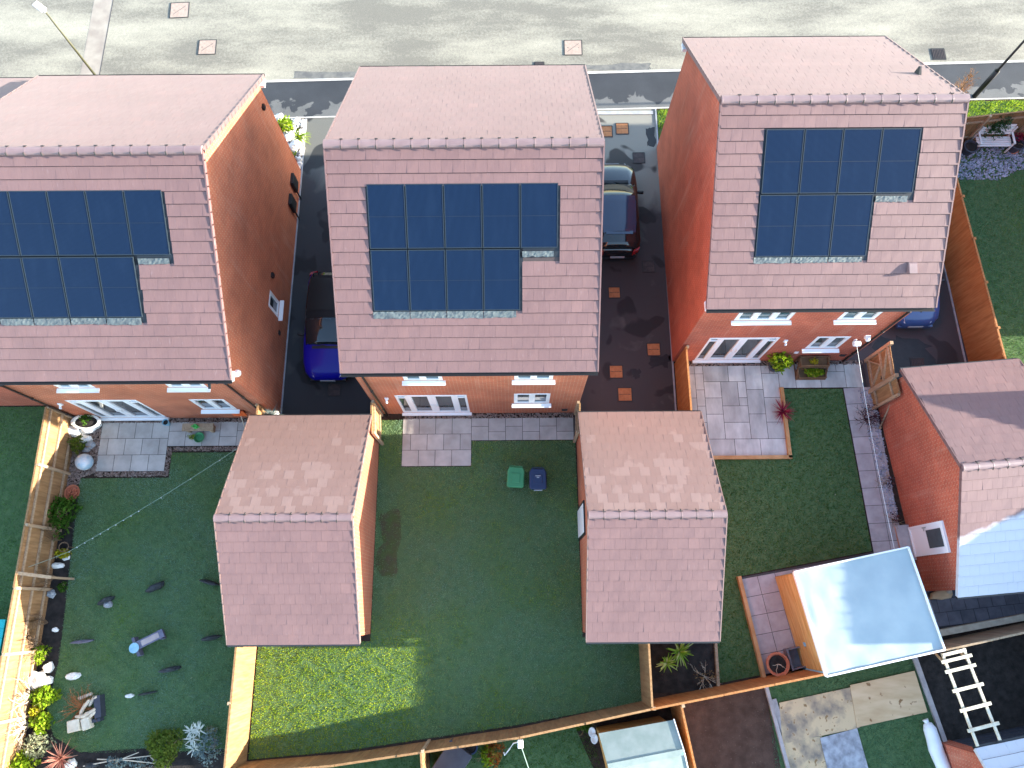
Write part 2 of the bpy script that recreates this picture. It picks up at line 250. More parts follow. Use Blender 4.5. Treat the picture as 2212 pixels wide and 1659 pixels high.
# ------------------------------------------------------------------ mesh builder
class MB:
    def __init__(s): s.v = []; s.f = []; s.uv = {}; s.mi = {}; s.cur = 0
    def face(s, pts, uv=None):
        i = len(s.v); s.v += [tuple(p) for p in pts]; s.f.append(tuple(range(i, i+len(pts))))
        if uv: s.uv[len(s.f)-1] = uv
        if s.cur: s.mi[len(s.f)-1] = s.cur
    def hexa(s, p):                 # 8 points: bottom 4 ccw, top 4 ccw
        i = len(s.v); s.v += [tuple(q) for q in p]
        for q in ((3,2,1,0),(4,5,6,7),(0,1,5,4),(1,2,6,5),(2,3,7,6),(3,0,4,7)):
            s.f.append(tuple(i+k for k in q))
            if s.cur: s.mi[len(s.f)-1] = s.cur
    def box(s, c, d, rz=0.):
        x, y, z = d[0]/2, d[1]/2, d[2]/2; co, si = math.cos(rz), math.sin(rz)
        P = []
        for dz in (-z, z):
            for a, b in ((-x,-y),(x,-y),(x,y),(-x,y)): P.append((c[0]+a*co-b*si, c[1]+a*si+b*co, c[2]+dz))
        s.hexa(P)
    def bx(s, x0, x1, y0, y1, z0, z1): s.box(((x0+x1)/2, (y0+y1)/2, (z0+z1)/2), (x1-x0, y1-y0, z1-z0))
    def beam(s, a, b, w, h, up=(0,0,1)):
        a, b = Vector(a), Vector(b); d = (b-a).normalized(); u = Vector(up)
        if abs(d.dot(u)) > .98: u = Vector((0,1,0))
        r = d.cross(u).normalized(); u = r.cross(d).normalized(); r = r*w/2; u = u*h/2
        s.hexa([a-r-u, a+r-u, b+r-u, b-r-u, a-r+u, a+r+u, b+r+u, b-r+u])
    def tube(s, pts, rad, n=8, cap=True):
        pts = [Vector(p) for p in pts]; rad = rad if isinstance(rad, (list, tuple)) else [rad]*len(pts)
        i0 = len(s.v)
        for k, p in enumerate(pts):
            d = (pts[min(k+1, len(pts)-1)]-pts[max(k-1, 0)]).normalized(); u = Vector((0,0,1)) if abs(d.z) < .9 else Vector((1,0,0))
            r = d.cross(u).normalized(); u = r.cross(d)
            for j in range(n):
                a = 2*math.pi*j/n; s.v.append(tuple(p+r*math.cos(a)*rad[k]+u*math.sin(a)*rad[k]))
        for k in range(len(pts)-1):
            for j in range(n): s.addf((i0+k*n+j, i0+k*n+(j+1)%n, i0+(k+1)*n+(j+1)%n, i0+(k+1)*n+j))
        if cap: s.addf(tuple(i0+j for j in range(n))[::-1]); s.addf(tuple(i0+(len(pts)-1)*n+j for j in range(n)))
    def addf(s, t):
        s.f.append(t)
        if s.cur: s.mi[len(s.f)-1] = s.cur
    def lathe(s, c, prof, n=16, sx=1., sy=1.):
        i0 = len(s.v)
        for r, z in prof:
            for j in range(n):
                a = 2*math.pi*j/n; s.v.append((c[0]+r*math.cos(a)*sx, c[1]+r*math.sin(a)*sy, c[2]+z))
        for k in range(len(prof)-1):
            for j in range(n): s.addf((i0+k*n+j, i0+k*n+(j+1)%n, i0+(k+1)*n+(j+1)%n, i0+(k+1)*n+j))
        if prof[0][0] > 1e-4: s.addf(tuple(i0+j for j in range(n))[::-1])
        if prof[-1][0] > 1e-4: s.addf(tuple(i0+(len(prof)-1)*n+j for j in range(n)))
    def prism(s, poly, z0, z1):
        n = len(poly); i = len(s.v); s.v += [(p[0], p[1], z0) for p in poly]+[(p[0], p[1], z1) for p in poly]
        s.addf(tuple(i+k for k in range(n))[::-1]); s.addf(tuple(i+n+k for k in range(n)))
        for k in range(n): s.addf((i+k, i+(k+1)%n, i+n+(k+1)%n, i+n+k))
    def blob(s, c, r, seed=0, amp=.22, nu=10, nv=7, freq=1.6, rz=0.):
        i0 = len(s.v); off = Vector((seed*3.1, seed*1.7, seed*.9)); co, si = math.cos(rz), math.sin(rz)
        for k in range(nv+1):
            th = math.pi*k/nv
            for j in range(nu):
                a = 2*math.pi*j/nu; d = Vector((math.sin(th)*math.cos(a), math.sin(th)*math.sin(a), math.cos(th)))
                q = 1+amp*noise.noise(d*freq+off)*2
                x, y = d.x*r[0]*q, d.y*r[1]*q
                s.v.append((c[0]+x*co-y*si, c[1]+x*si+y*co, c[2]+d.z*r[2]*q))
        for k in range(nv):
            for j in range(nu): s.addf((i0+k*nu+j, i0+(k+1)*nu+j, i0+(k+1)*nu+(j+1)%nu, i0+k*nu+(j+1)%nu))
    def build(s, name, mats, parent=None, at=None, smooth=False, bevel=0, up=False):
        me = bpy.data.meshes.new(name)
        if parent is not None: org = ORG[parent.name]
        elif at is not None: org = Vector(at)
        else:
            a = np.array(s.v); org = Vector(((a[:,0].min()+a[:,0].max())/2, (a[:,1].min()+a[:,1].max())/2, a[:,2].min()))
        me.from_pydata([(p[0]-org[0], p[1]-org[1], p[2]-org[2]) for p in s.v], [], s.f)
        for mm in (mats if isinstance(mats, (list, tuple)) else [mats]): me.materials.append(MATS[mm])
        if s.uv:
            ul = me.uv_layers.new(name='UVMap')
            for fi, uv in s.uv.items():
                st = me.polygons[fi].loop_start
                for k, q in enumerate(uv): ul.data[st+k].uv = q
        for fi, k in s.mi.items(): me.polygons[fi].material_index = k
        if smooth:
            for p in me.polygons: p.use_smooth = True
        me.validate()
        b_ = bmesh.new(); b_.from_mesh(me)
        if all(e.is_manifold for e in b_.edges): bmesh.ops.recalc_face_normals(b_, faces=b_.faces[:]); b_.to_mesh(me)
        elif up:
            bad = [f for f in b_.faces if f.normal.z < 0]
            if bad: bmesh.ops.reverse_faces(b_, faces=bad); b_.to_mesh(me)
        b_.free()
        o = bpy.data.objects.new(name, me); C.objects.link(o)
        if parent is not None: o.parent = parent
        else: o.location = org
        ORG[o.name] = org
        if bevel:
            b = o.modifiers.new('bevel', 'BEVEL'); b.width = bevel; b.segments = 2; b.limit_method = 'ANGLE'
        return o
ORG = {}
def tag(o, label, cat, group=None):
    o['label'] = label; o['category'] = cat
    if group: o['group'] = group
    return o
def struct(o): o['kind'] = 'structure'; return o
def stuff(o, label=None, cat=None):
    o['kind'] = 'stuff'
    if label: o['label'] = label; o['category'] = cat
    return o
def thing(name, loc, label, cat, group=None):
    o = bpy.data.objects.new(name, None); o.empty_display_size = .2; C.objects.link(o); o.location = loc; ORG[o.name] = Vector(loc)
    return tag(o, label, cat, group)
def dup(root, loc, label, group=None, rz=0.):
    r = root.copy(); C.objects.link(r); r.location = loc; r.rotation_euler = (0,0,rz); r['label'] = label
    if group: r['group'] = group
    for ch in list(root.children):
        c = ch.copy(); C.objects.link(c); c.parent = r
        for g in list(ch.children):
            d = g.copy(); C.objects.link(d); d.parent = c
    return r

# ------------------------------------------------------------------ light
SUN_EL, SUN_AZ = R(14.2), R(1.0)        # azimuth measured from +x towards +y
sl = bpy.data.lights.new('sun', 'SUN'); sl.energy = 4.1; sl.angle = R(.5); sl.color = (1., .93, .80)
so = bpy.data.objects.new('sun', sl); C.objects.link(so); so.location = (60, 2, 30)
sd = Vector((math.cos(SUN_EL)*math.cos(SUN_AZ), math.cos(SUN_EL)*math.sin(SUN_AZ), math.sin(SUN_EL)))
so.rotation_euler = sd.to_track_quat('Z', 'Y').to_euler()
w = bpy.data.worlds.new('World'); SC.world = w; w.use_nodes = True; nt = w.node_tree
bg = nt.nodes['Background']; sky = nt.nodes.new('ShaderNodeTexSky'); sky.sky_type = 'NISHITA'; sky.sun_disc = False
sky.sun_elevation = SUN_EL; sky.sun_rotation = math.pi/2 - SUN_AZ; sky.air_density = 1.0; sky.dust_density = .5; sky.ozone_density = 1.0
L(nt, sky.outputs[0], bg.inputs[0]); bg.inputs[1].default_value = .15
SC.view_settings.view_transform = 'Standard'; SC.view_settings.look = 'None'; SC.view_settings.gamma = 1; SC.view_settings.exposure = 2.65
SC.cycles.max_bounces = 8; SC.cycles.diffuse_bounces = 4; SC.cycles.use_denoising = True

# ------------------------------------------------------------------ roofs, walls, openings
rt = random.Random(3)
def roof_slope(mb, T, x0, x1, S, hole=None, gauge=.335, tw=.30, bond=True):
    """real tiles: T(x, s, n) maps along-ridge x, distance s up the slope from the eave, height n above the deck"""
    n = int(round((S-.06)/gauge)); g = (S-.06)/n
    for i in range(n):
        s0, s1 = i*g, min((i+1)*g+.05, S); sag = rt.uniform(-.004, .004)
        off = (tw/2 if (i % 2 and bond) else 0); k = int((x1-x0)/tw)+2
        for j in range(-1, k):
            a, b = x0+j*tw+off+.0015, x0+(j+1)*tw+off-.0015
            a, b = max(a, x0), min(b, x1)
            if b-a < .03: continue
            if hole:
                cut = False
                for (hx0, hx1, hs0, hs1) in hole:
                    if s0+g*.5 > hs0 and s0+g*.5 < hs1:
                        if a < hx1 and b > hx0:
                            if a < hx0-.03: b = min(b, hx0)
                            elif b > hx1+.03: a = max(a, hx1)
                            else: cut = True
                if cut or b-a < .03: continue
            t0 = .038+sag+rt.uniform(-.002, .002); t1 = .006; tl = rt.uniform(-.002, .002)
            e = rt.uniform(-.002, .002)
            q_ = s0+e-(.020 if i else .004)
            mb.hexa([T(a,q_,.003), T(b,q_,.003), T(b,s1,0), T(a,s1,0), T(a,s0+e,t0+tl), T(b,s0+e,t0-tl), T(b,s1,t1+tl), T(a,s1,t1-tl)])
            mb.mi[len(mb.f)-4] = 2  # dark front face: the shade line under each course is painted in

def ridge_tiles(mb, T, x0, x1, seg=.46, r=.13, clips=None):
    """T(x, a, b): x along the ridge, a across, b up"""
    n = max(1, int(round((x1-x0)/seg))); g = (x1-x0)/n
    for i in range(n):
        a, b = x0+i*g, x0+(i+1)*g-.006
        i0 = len(mb.v); m = 9
        for x, rr in ((a, r+.002), (a+.03, r+.002), (a+.034, r), (b, r-.001)):
            for k in range(m):
                th = math.pi*(-.04+1.08*k/(m-1)); mb.v.append(T(x, rr*math.cos(th), rr*.78*math.sin(th)))
        for q in range(3):
            for k in range(m-1): mb.addf((i0+q*m+k, i0+q*m+k+1, i0+(q+1)*m+k+1, i0+(q+1)*m+k))
        mb.addf(tuple(i0+k for k in range(m))); mb.addf(tuple(i0+3*m+k for k in range(m))[::-1])
        if clips is not None and i > 0:
            clips.cur = 1
            for s in (1, -1):
                th = math.pi/2-s*.75; c = (r+.02)
                p = T(a-.004, c*math.cos(th), c*.8*math.sin(th)); q = T(a-.004, (c+.01)*math.cos(math.pi/2-s*1.45), c*.5*math.sin(math.pi/2-s*1.45))
                clips.beam(p, q, .026, .020)
            p = T(a-.03, c*math.cos(math.pi/2-.6), c*.82*math.sin(math.pi/2-.6)); q = T(a+.05, c*math.cos(math.pi/2-.6), c*.82*math.sin(math.pi/2-.6)); clips.beam(p, q, .022, .02); clips.cur = 0

def wall_face(mb, T, a0, a1, z0, z1, holes, dep=.075):
    """rectangle with real openings; T(a, out, z); uv in metres"""
    xs = sorted({a0, a1, *[h[0] for h in holes], *[h[1] for h in holes]}); zs = sorted({z0, z1, *[h[2] for h in holes], *[h[3] for h in holes]})
    xs = [x for x in xs if a0 <= x <= a1]; zs = [z for z in zs if z0 <= z <= z1]
    for i in range(len(xs)-1):
        for j in range(len(zs)-1):
            cx, cz = (xs[i]+xs[i+1])/2, (zs[j]+zs[j+1])/2
            if any(h[0] < cx < h[1] and h[2] < cz < h[3] for h in holes): continue
            q = [(xs[i],zs[j]),(xs[i+1],zs[j]),(xs[i+1],zs[j+1]),(xs[i],zs[j+1])]
            mb.face([T(a,0,z) for a, z in q], q)
    for (b0, b1, c0, c1) in holes:
        for p, q in (((b0,c0),(b1,c0)),((b1,c0),(b1,c1)),((b1,c1),(b0,c1)),((b0,c1),(b0,c0))):
            if p[0] == q[0]: uv = [(0,p[1]),(0,q[1]),(dep,q[1]),(dep,p[1])]
            else: uv = [(p[0],0),(q[0],0),(q[0],dep),(p[0],dep)]
            mb.face([T(p[0],0,p[1]), T(q[0],0,q[1]), T(q[0],-dep,q[1]), T(p[0],-dep,p[1])], uv)

def tb(mb, T, a0, a1, o0, o1, z0, z1):
    mb.hexa([T(a0,o1,z0), T(a1,o1,z0), T(a1,o0,z0), T(a0,o0,z0), T(a0,o1,z1), T(a1,o1,z1), T(a1,o0,z1), T(a0,o0,z1)])
def window(par, T, a0, a1, z0, z1, lights=2, sill=True, glass='glass_dark', fr=.075):
    f = MB(); d0, d1 = -.07, -.015
    tb(f, T, a0, a1, d0, d1, z0, z0+fr); tb(f, T, a0, a1, d0, d1, z1-fr, z1)
    wd = (a1-a0)/lights
    for k in range(lights+1):
        c = a0+k*wd; l, r = (c, c+fr) if k == 0 else ((c-fr, c) if k == lights else (c-fr*.7, c+fr*.7))
        tb(f, T, l, r, d0, d1+.002, z0+fr, z1-fr)
    for k in range(lights):            # the opening sash inside each light
        l, r = a0+k*wd+fr, a0+(k+1)*wd-fr
        s = .045
        if k: l -= fr*.3
        if k < lights-1: r += fr*.3
        tb(f, T, l, r, d0, d1+.015, z0+fr, z0+fr+s); tb(f, T, l, r, d0, d1+.015, z1-fr-s, z1-fr)
        tb(f, T, l, l+s, d0, d1+.013, z0+fr+s, z1-fr-s); tb(f, T, r-s, r, d0, d1+.013, z0+fr+s, z1-fr-s)
    w_ = f.build('window', 'white_upvc', par)
    g = MB(); tb(g, T, a0+fr*.5, a1-fr*.5, -.062, -.045, z0+fr*.5, z1-fr*.5); g.build('pane', glass, w_)
    if sill:
        s = MB(); s.hexa([T(a0-.07,-.07,z0-.05), T(a1+.07,-.07,z0-.05), T(a1+.07,.14,z0-.06), T(a0-.07,.14,z0-.06), T(a0-.07,-.07,z0-.002), T(a1+.07,-.07,z0-.002), T(a1+.07,.14,z0-.025), T(a0-.07,.14,z0-.025)])
        s.build('sill', 'white_upvc', w_)
    return w_
def french_door(par, T, a0, a1, z0, z1):
    f = MB(); d0, d1 = -.07, -.01; W = a1-a0; fr = .06
    cols = [a0, a0+W*.165, a0+W*.5, a0+W*.835, a1]
    tb(f, T, a0, a1, d0, d1, z0, z0+fr); tb(f, T, a0, a1, d0, d1, z1-fr, z1)
    for k, c in enumerate(cols):
        l, r = (c, c+fr) if k == 0 else ((c-fr, c) if k == 4 else (c-fr/2, c+fr/2)); tb(f, T, l, r, d0, d1+.002, z0+fr, z1-fr)
    for k in range(4):
        l, r = cols[k]+fr/2, cols[k+1]-fr/2; s = .10 if k in (1, 2) else .045
        tb(f, T, l, r, d0, d1+.013, z0+fr, z0+fr+s); tb(f, T, l, r, d0, d1+.013, z1-fr-s, z1-fr)
        tb(f, T, l, l+s, d0, d1+.011, z0+fr+s, z1-fr-s); tb(f, T, r-s, r, d0, d1+.011, z0+fr+s, z1-fr-s)
        if k in (0, 3): tb(f, T, l+s, r-s, d0, d1+.009, z1-.36, z1-.28)
    d = f.build('french_door', 'white_upvc', par)
    g = MB(); tb(g, T, a0+.03, a1-.03, -.062, -.045, z0+.03, z1-.03); g.build('pane', 'glass_dark', d)
    for s in (-1, 1):
        h = MB(); c = cols[2]+s*.075; tb(h, T, c-.02, c+.02, d1+.013, .035, z0+.92, z0+1.14); tb(h, T, c-.012, c+.012, .035, .055, z0+1.02, z0+1.05); h.build('handle', 'white_paint', d)
    s = MB(); tb(s, T, a0-.05, a1+.05, -.07, .10, z0-.06, z0-.003); s.build('sill', 'white_upvc', d)
    return d

def house(label, x0, x1, yr, d, ze, zr, y_wall, arrays=None, holes=(), gable_holes=(), g=None, vent=.12, group='brick houses with solar roofs'):
    h = thing('brick_house', ((x0+x1)/2, yr, 0), label, 'house', group)
    zt = zr-.10; S = math.hypot(d, zt-ze); cy, cz = d/S, (zt-ze)/S
    Tr = lambda x, s, n: (x, yr-d+s*cy-n*cz, ze+s*cz+n*cy)        # garden side
    Tf = lambda x, s, n: (x, yr+d-s*cy+n*cz, ze+s*cz+n*cy)        # street side
    hole = []
    A = arrays
    if A:
        for (px0, px1, sa, sb) in A['holes']: hole.append((px0-.03, px1+.05, S-sb, S-sa+.03))
    rm = MB(); roof_slope(rm, Tr, x0, x1, S, hole); roof_slope(rm, lambda x, s, n: Tf(x0+x1-x, s, n), x0, x1, S)
    for T in (Tr, Tf):                                             # verge caps
        for xx in (x0-.045, x1+.005):
            k = int(S/.335)
            for i in range(k+1):
                a, b = i*.335, min((i+1)*.335+.03, S)
                rm.hexa([T(xx,a,-.10),T(xx+.04,a,-.10),T(xx+.04,b,-.10),T(xx,b,-.10),T(xx,a,.045),T(xx+.04,a,.045),T(xx+.04,b,.03),T(xx,b,.03)])
    rm.cur = 1
    for T, sgn in ((Tr, 1), (Tf, -1)):
        rm.hexa([T(x0,-.02,-.10),T(x1,-.02,-.10),T(x1,S,-.10),T(x0,S,-.10),T(x0,-.02,-.002),T(x1,-.02,-.002),T(x1,S,-.002),T(x0,S,-.002)])
    roof = rm.build('roof', ['roof_tile', 'roof_deck', 'tile_edge_shade'], h)
    rg = MB(); ridge_tiles(rg, lambda x, a, b: (x, yr+a, zt-.01+b), x0-.03, x1+.03, clips=rg)
    rg.build('ridge', ['ridge_tile', 'iron_dark'], roof)
    if A:
        t = MB()
        for (px0, px1, sa, sb) in A['holes']: t.hexa([Tr(px0-.05,S-sb,.0),Tr(px1+.07,S-sb,.0),Tr(px1+.07,S-sa+.05,.0),Tr(px0-.05,S-sa+.05,.0),Tr(px0-.05,S-sb,.006),Tr(px1+.07,S-sb,.006),Tr(px1+.07,S-sa+.05,.006),Tr(px0-.05,S-sa+.05,.006)])
        t.build('panel_tray', 'panel_tray', h)
        for (px, sa, sb) in A['panels']:
            p0, p1, q0, q1 = px+.012, px+A['w']-.012, S-sb+.012, S-sa-.012
            f = MB(); fr = .022
            for (u0,u1,v0,v1) in ((p0,p1,q0,q0+fr),(p0,p1,q1-fr,q1),(p0,p0+fr,q0+fr,q1-fr),(p1-fr,p1,q0+fr,q1-fr)):
                f.hexa([Tr(u0,v0,.01),Tr(u1,v0,.01),Tr(u1,v1,.01),Tr(u0,v1,.01),Tr(u0,v0,.046),Tr(u1,v0,.046),Tr(u1,v1,.046),Tr(u0,v1,.046)])
            gl = MB(); m = (q0+q1)/2
            for v0, v1 in ((q0+fr, m-.005), (m+.005, q1-fr)):
                u0, u1 = p0+fr, p1-fr
                gl.face([Tr(u0,v0,.040),Tr(u1,v0,.040),Tr(u1,v1,.040),Tr(u0,v1,.040)], [(u0,v0),(u1,v0),(u1,v1),(u0,v1)])
            gl.cur = 1; gl.hexa([Tr(p0+fr,q0+fr,.015),Tr(p1-fr,q0+fr,.015),Tr(p1-fr,q1-fr,.015),Tr(p0+fr,q1-fr,.015),Tr(p0+fr,q0+fr,.037),Tr(p1-fr,q0+fr,.037),Tr(p1-fr,q1-fr,.037),Tr(p0+fr,q1-fr,.037)])
            pn = gl.build('solar_panel', ['solar_glass', 'panel_tray'], h, up=True); f.build('panel_frame', 'panel_frame', pn)
        for (px0, px1, sa, sb) in A['flash']:
            fl = MB(); k = max(4, int((px1-px0)/.06)); i0 = len(fl.v); rr = random.Random(int(px0*100))
            for r in range(5):
                for j in range(k+1):
                    s_ = S-sb+(sb-sa)*r/4; fl.v.append(Tr(px0+(px1-px0)*j/k, s_+(rr.uniform(-.015,.015) if r == 0 else 0), .036-(0 if r else .004)+rr.uniform(-.006,.008)))
            for r in range(4):
                for j in range(k): fl.addf((i0+r*(k+1)+j, i0+r*(k+1)+j+1, i0+(r+1)*(k+1)+j+1, i0+(r+1)*(k+1)+j))
            fl.build('flashing', 'lead_flashing', h, up=True)
    # walls
    wx0, wx1 = x0+vent, x1-vent; yf = yr+d-.28
    zw = ze+(y_wall-(yr-d))*cz/cy-.13; zwf = ze+.28*cz/cy-.13
    TB = lambda a, o, z: (a, y_wall-o, z); TF = lambda a, o, z: (wx0+wx1-a, yf+o, z)
    TE = lambda a, o, z: (wx1+o, a, z); TW = lambda a, o, z: (wx0-o, y_wall+yf-a, z)
    wm = MB(); wall_face(wm, TB, wx0, wx1, -.1, zw, [q[:4] for q in holes]); wall_face(wm, TF, wx0, wx1, -.1, zwf, [])
    wall_face(wm, TE, y_wall, yf, -.1, min(zw, zwf), [q[:4] for q in gable_holes]); wall_face(wm, TW, y_wall, yf, -.1, min(zw, zwf), [])
    za = zt-.13; zb = min(zw, zwf)
    for T, fl in ((TE, 0), (TW, 1)):
        pk = yr if not fl else y_wall+yf-yr
        q = [(y_wall, zb), (yf, zb), (yf, (zw if fl else zwf)), (pk, za), (y_wall, (zwf if fl else zw))]
        wm.face([T(a,0,z) for a, z in q], q)
    wm.build('wall', 'red_brick' if g != 'deep' else 'red_brick_deep', h)
    for q in holes:
        if q[4] == 'door': french_door(h, TB, *q[:4])
        else: window(h, TB, *q[:4], lights=q[5], glass=q[6] if len(q) > 6 else 'glass_dark')
    for q in gable_holes: window(h, TE, *q[:4], lights=1)
    # eaves
    for sgn, yy in ((-1, yr-d), (1, yr+d)):
        f = MB(); f.bx(x0+.0, x1-.0, min(yy-sgn*.0, yy-sgn*.022), max(yy, yy-sgn*.022), ze-.22, ze-.105)
        f.bx(x0-.03, x0+vent+.0, min(yy-sgn*.03, yy-sgn*.30), max(yy-sgn*.03, yy-sgn*.30), ze-.24, ze-.12)
        f.bx(x1-vent, x1+.03, min(yy-sgn*.03, yy-sgn*.30), max(yy-sgn*.03, yy-sgn*.30), ze-.24, ze-.12)
        f.build('fascia', 'white_upvc', h)
        gt = MB(); n = 7; i0 = 0; yc = yy+sgn*.045
        for xx in (x0-.03, x1+.03):
            for rr in (.062, .05):
                for k in range(n):
                    th = math.pi+math.pi*k/(n-1); gt.v.append((xx, yc+rr*math.cos(th), ze-.035+rr*math.sin(th)))
        for a in range(n-1):
            gt.addf((a, a+1, 2*n+a+1, 2*n+a)); gt.addf((n+a+1, n+a, 3*n+a, 3*n+a+1))
        gt.addf((0, 2*n, 3*n, n)); gt.addf((n-1, 2*n-1, 4*n-1, 3*n-1)); gt.face([(x0-.03, yc-.05, ze-.075), (x1+.03, yc-.05, ze-.075), (x1+.03, yc+.05, ze-.075), (x0-.03, yc+.05, ze-.075)])
        gt.build('gutter', 'black_plastic', h)
    return h, TB, TE, TW, Tr, Tf, S
def downpipe(par, x, yg, ze, yw, foot=.05, mat='black_plastic'):
    m = MB(); m.tube([(x, yg, ze-.09), (x, yg, ze-.18), (x, yw-.06, ze-.45), (x, yw-.06, foot)], .036, 8)
    for z in (ze-.8, ze*.55, .9): m.lathe((x, yw-.06, z), [(.036,-.03),(.048,-.03),(.048,.03),(.036,.03)], 8)
    m.build('downpipe', mat, par, smooth=True)
def small_vent(par, T, a, z, w=.2, h=.14, mat='iron_dark', name='air_vent', dep=.03):
    m = MB(); tb(m, T, a-w/2, a+w/2, .001, dep, z-h/2, z+h/2)
    for k in range(4): tb(m, T, a-w/2+.02, a+w/2-.02, dep, dep+.012, z-h/2+h*(k+.35)/4, z-h/2+h*(k+.75)/4)
    return m.build(name, mat, par)
def wall_light(par, T, a, z):
    m = MB(); tb(m, T, a-.06, a+.06, .001, .04, z-.08, z+.08); tb(m, T, a-.03, a+.03, .04, .12, z-.03, z+.0)
    o = m.build('wall_light', 'white_upvc', par)
    b = MB(); c = T(a, .13, z-.05); b.lathe((c[0], c[1], c[2]-.05), [(.01,0),(.04,.02),(.042,.06),(.03,.10),(.0,.11)], 10); b.build('lamp_glass', 'lamp_lens', o, smooth=True)

# house with the full roof in the middle
p2 = [(-3.79+1.01*i, 1.0, 2.70) for i in range(5)]+[(-3.79+1.01*i, 2.71, 4.39) for i in range(4)]
H2 = house('brick house in the middle, its whole pink tiled roof and nine solar panels in view', -4.80, 2.40, 11.545, 5.152, 5.598, 9.056, 6.65,
   dict(w=1.01, panels=p2, holes=[(-3.79, 1.26, 1.0, 2.95), (-3.79, .25, 2.71, 4.60)], flash=[(-3.8, -2.8, 4.40, 4.60), (-2.78, -1.79, 4.40, 4.59), (-1.77, -.78, 4.40, 4.6), (-.76, .13, 4.40, 4.59), (.30, 1.15, 2.78, 2.93)]),
   holes=[(-3.27, -2.09, 3.98, 5.05, 'win', 2, 'glass_teal'), (.07, 1.24, 3.98, 5.05, 'win', 2, 'glass_teal'), (-3.83, -1.48, .14, 2.38, 'door'), (.06, 1.25, 1.27, 2.48, 'win', 2)])
h, TB, TE, TW, Tr, Tf, S = H2
downpipe(h, -4.42, 11.545-5.152-.045, 5.598, 6.65); wall_light(h, TB, -4.12, 2.05); small_vent(h, TB, 1.83, .45, mat='iron_dark'); small_vent(h, TB, .9, .9, .1, .1, 'white_paint')
# house on the left
p1 = [(-14.39+1.022*i, 1.0, 2.74) for i in range(5)]+[(-14.39+1.022*i, 2.76, 4.46) for i in range(4)]
H1 = house('brick house on the left, small white window in its tall side wall', -15.46, -8.10, 11.577, 5.22, 5.157, 8.80, 6.55,
   dict(w=1.022, panels=p1, holes=[(-14.39, -9.27, 1.0, 3.0), (-14.39, -10.29, 2.76, 4.68)], flash=[(-14.3, -13.38, 4.47, 4.66), (-13.36, -12.36, 4.47, 4.67), (-12.33, -11.35, 4.47, 4.65), (-11.33, -10.36, 4.47, 4.67), (-10.2, -9.34, 2.82, 2.98)]),
   holes=[(-13.86, -12.7, 3.78, 4.85, 'win', 2, 'glass_teal'), (-10.48, -9.3, 3.78, 4.85, 'win', 2, 'glass_teal'), (-14.5, -12.17, .12, 2.42, 'door'), (-10.5, -9.33, 1.15, 2.42, 'win', 2)],
   gable_holes=[(9.85, 10.48, 1.15, 2.26)])
h, TB, TE, TW, Tr, Tf, S = H1
downpipe(h, -8.55, 11.577-5.22-.045, 5.157, 6.55); downpipe(h, -15.25, 11.577-5.22-.045, 5.157, 6.55)
wall_light(h, TB, -14.85, 2.0); small_vent(h, TE, 11.0, 2.24, .16, .16, 'black_plastic', dep=.08); small_vent(h, TE, 9.39, .95, .16, .16, 'black_plastic'); small_vent(h, TE, 16.0, 4.6, .16, .16, 'black_plastic', dep=.08)
for yy in (15.45, 14.58):                       # two meter boxes with their pipes on the side wall
    b = MB(); tb(b, TE, yy-.22, yy+.22, .001, .11, .55, 1.22); tb(b, TE, yy-.19, yy+.19, .11, .122, .59, 1.18)
    mbx = b.build('meter_box', 'lamp_black', h, bevel=.008); t = MB(); t.tube([TE(yy-.17, .08, .55), TE(yy-.17, .08, .02)], .03, 8); t.build('pipe', 'lamp_black', mbx)
b = MB(); b.bx(-8.9, -8.78, 6.36, 6.5, 4.75, 4.87); b.beam((-8.84,6.36,4.8), (-8.84,6.22,4.72), .07, .06); b.build('security_camera', 'lamp_black', h)
b = MB(); b.lathe((-8.0, 6.62, 4.86), [(.0,0),(.10,.02),(.12,.08),(.09,.14),(0,.15)], 10); b.build('bell_box', 'white_paint', h, smooth=True)
# house on the right
p3 = [(6.92+1.052*i, .75, 2.46) for i in range(4)]+[(6.90+1.052*i, 2.47, 4.19) for i in range(3)]
H3 = house('brick house on the right with seven solar panels and a left side wall in view', 5.684, 12.25, 13.014, 4.748, 5.576, 8.79, 8.53,
   dict(w=1.052, panels=p3, holes=[(6.90, 11.13, .75, 2.70), (6.90, 10.06, 2.47, 4.36)], flash=[(6.88, 7.92, 4.2, 4.37), (7.95, 8.97, 4.2, 4.36), (9.0, 9.95, 4.2, 4.35), (10.12, 11.0, 2.53, 2.69)]),
   holes=[(6.9, 8.63, 3.98, 5.05, 'win', 3, 'glass_teal'), (10.09, 11.27, 3.98, 5.05, 'win', 2, 'glass_teal'), (6.56, 8.9, .15, 2.45, 'door'), (10.1, 11.24, 1.30, 2.50, 'win', 2)], g='deep')
h, TB, TE, TW, Tr, Tf, S = H3
downpipe(h, 11.95, 13.014-4.748-.045, 5.576, 8.53); wall_light(h, TB, 9.16, 2.15); small_vent(h, TB, 11.72, .62); small_vent(h, TB, 9.95, .95, .14, .14, 'white_paint')
b = MB(); tb(b, TB, 11.64, 11.80, .001, .08, 2.45, 2.61); b.lathe(TB(11.72, .12, 2.45), [(.02,0),(.07,.03),(.07,.11),(0,.14)], 10); b.build('security_light', 'white_paint', h)
b = MB(); b.hexa([Tf(11.66, S-2.05, .02), Tf(11.86, S-2.05, .02), Tf(11.80, S-1.85, .02), Tf(11.72, S-1.85, .02), Tf(11.72, S-2.0, .22), Tf(11.80, S-2.0, .22), Tf(11.78, S-1.95, .22), Tf(11.74, S-1.95, .22)]); b.build('flue_vent', 'iron_dark', h)
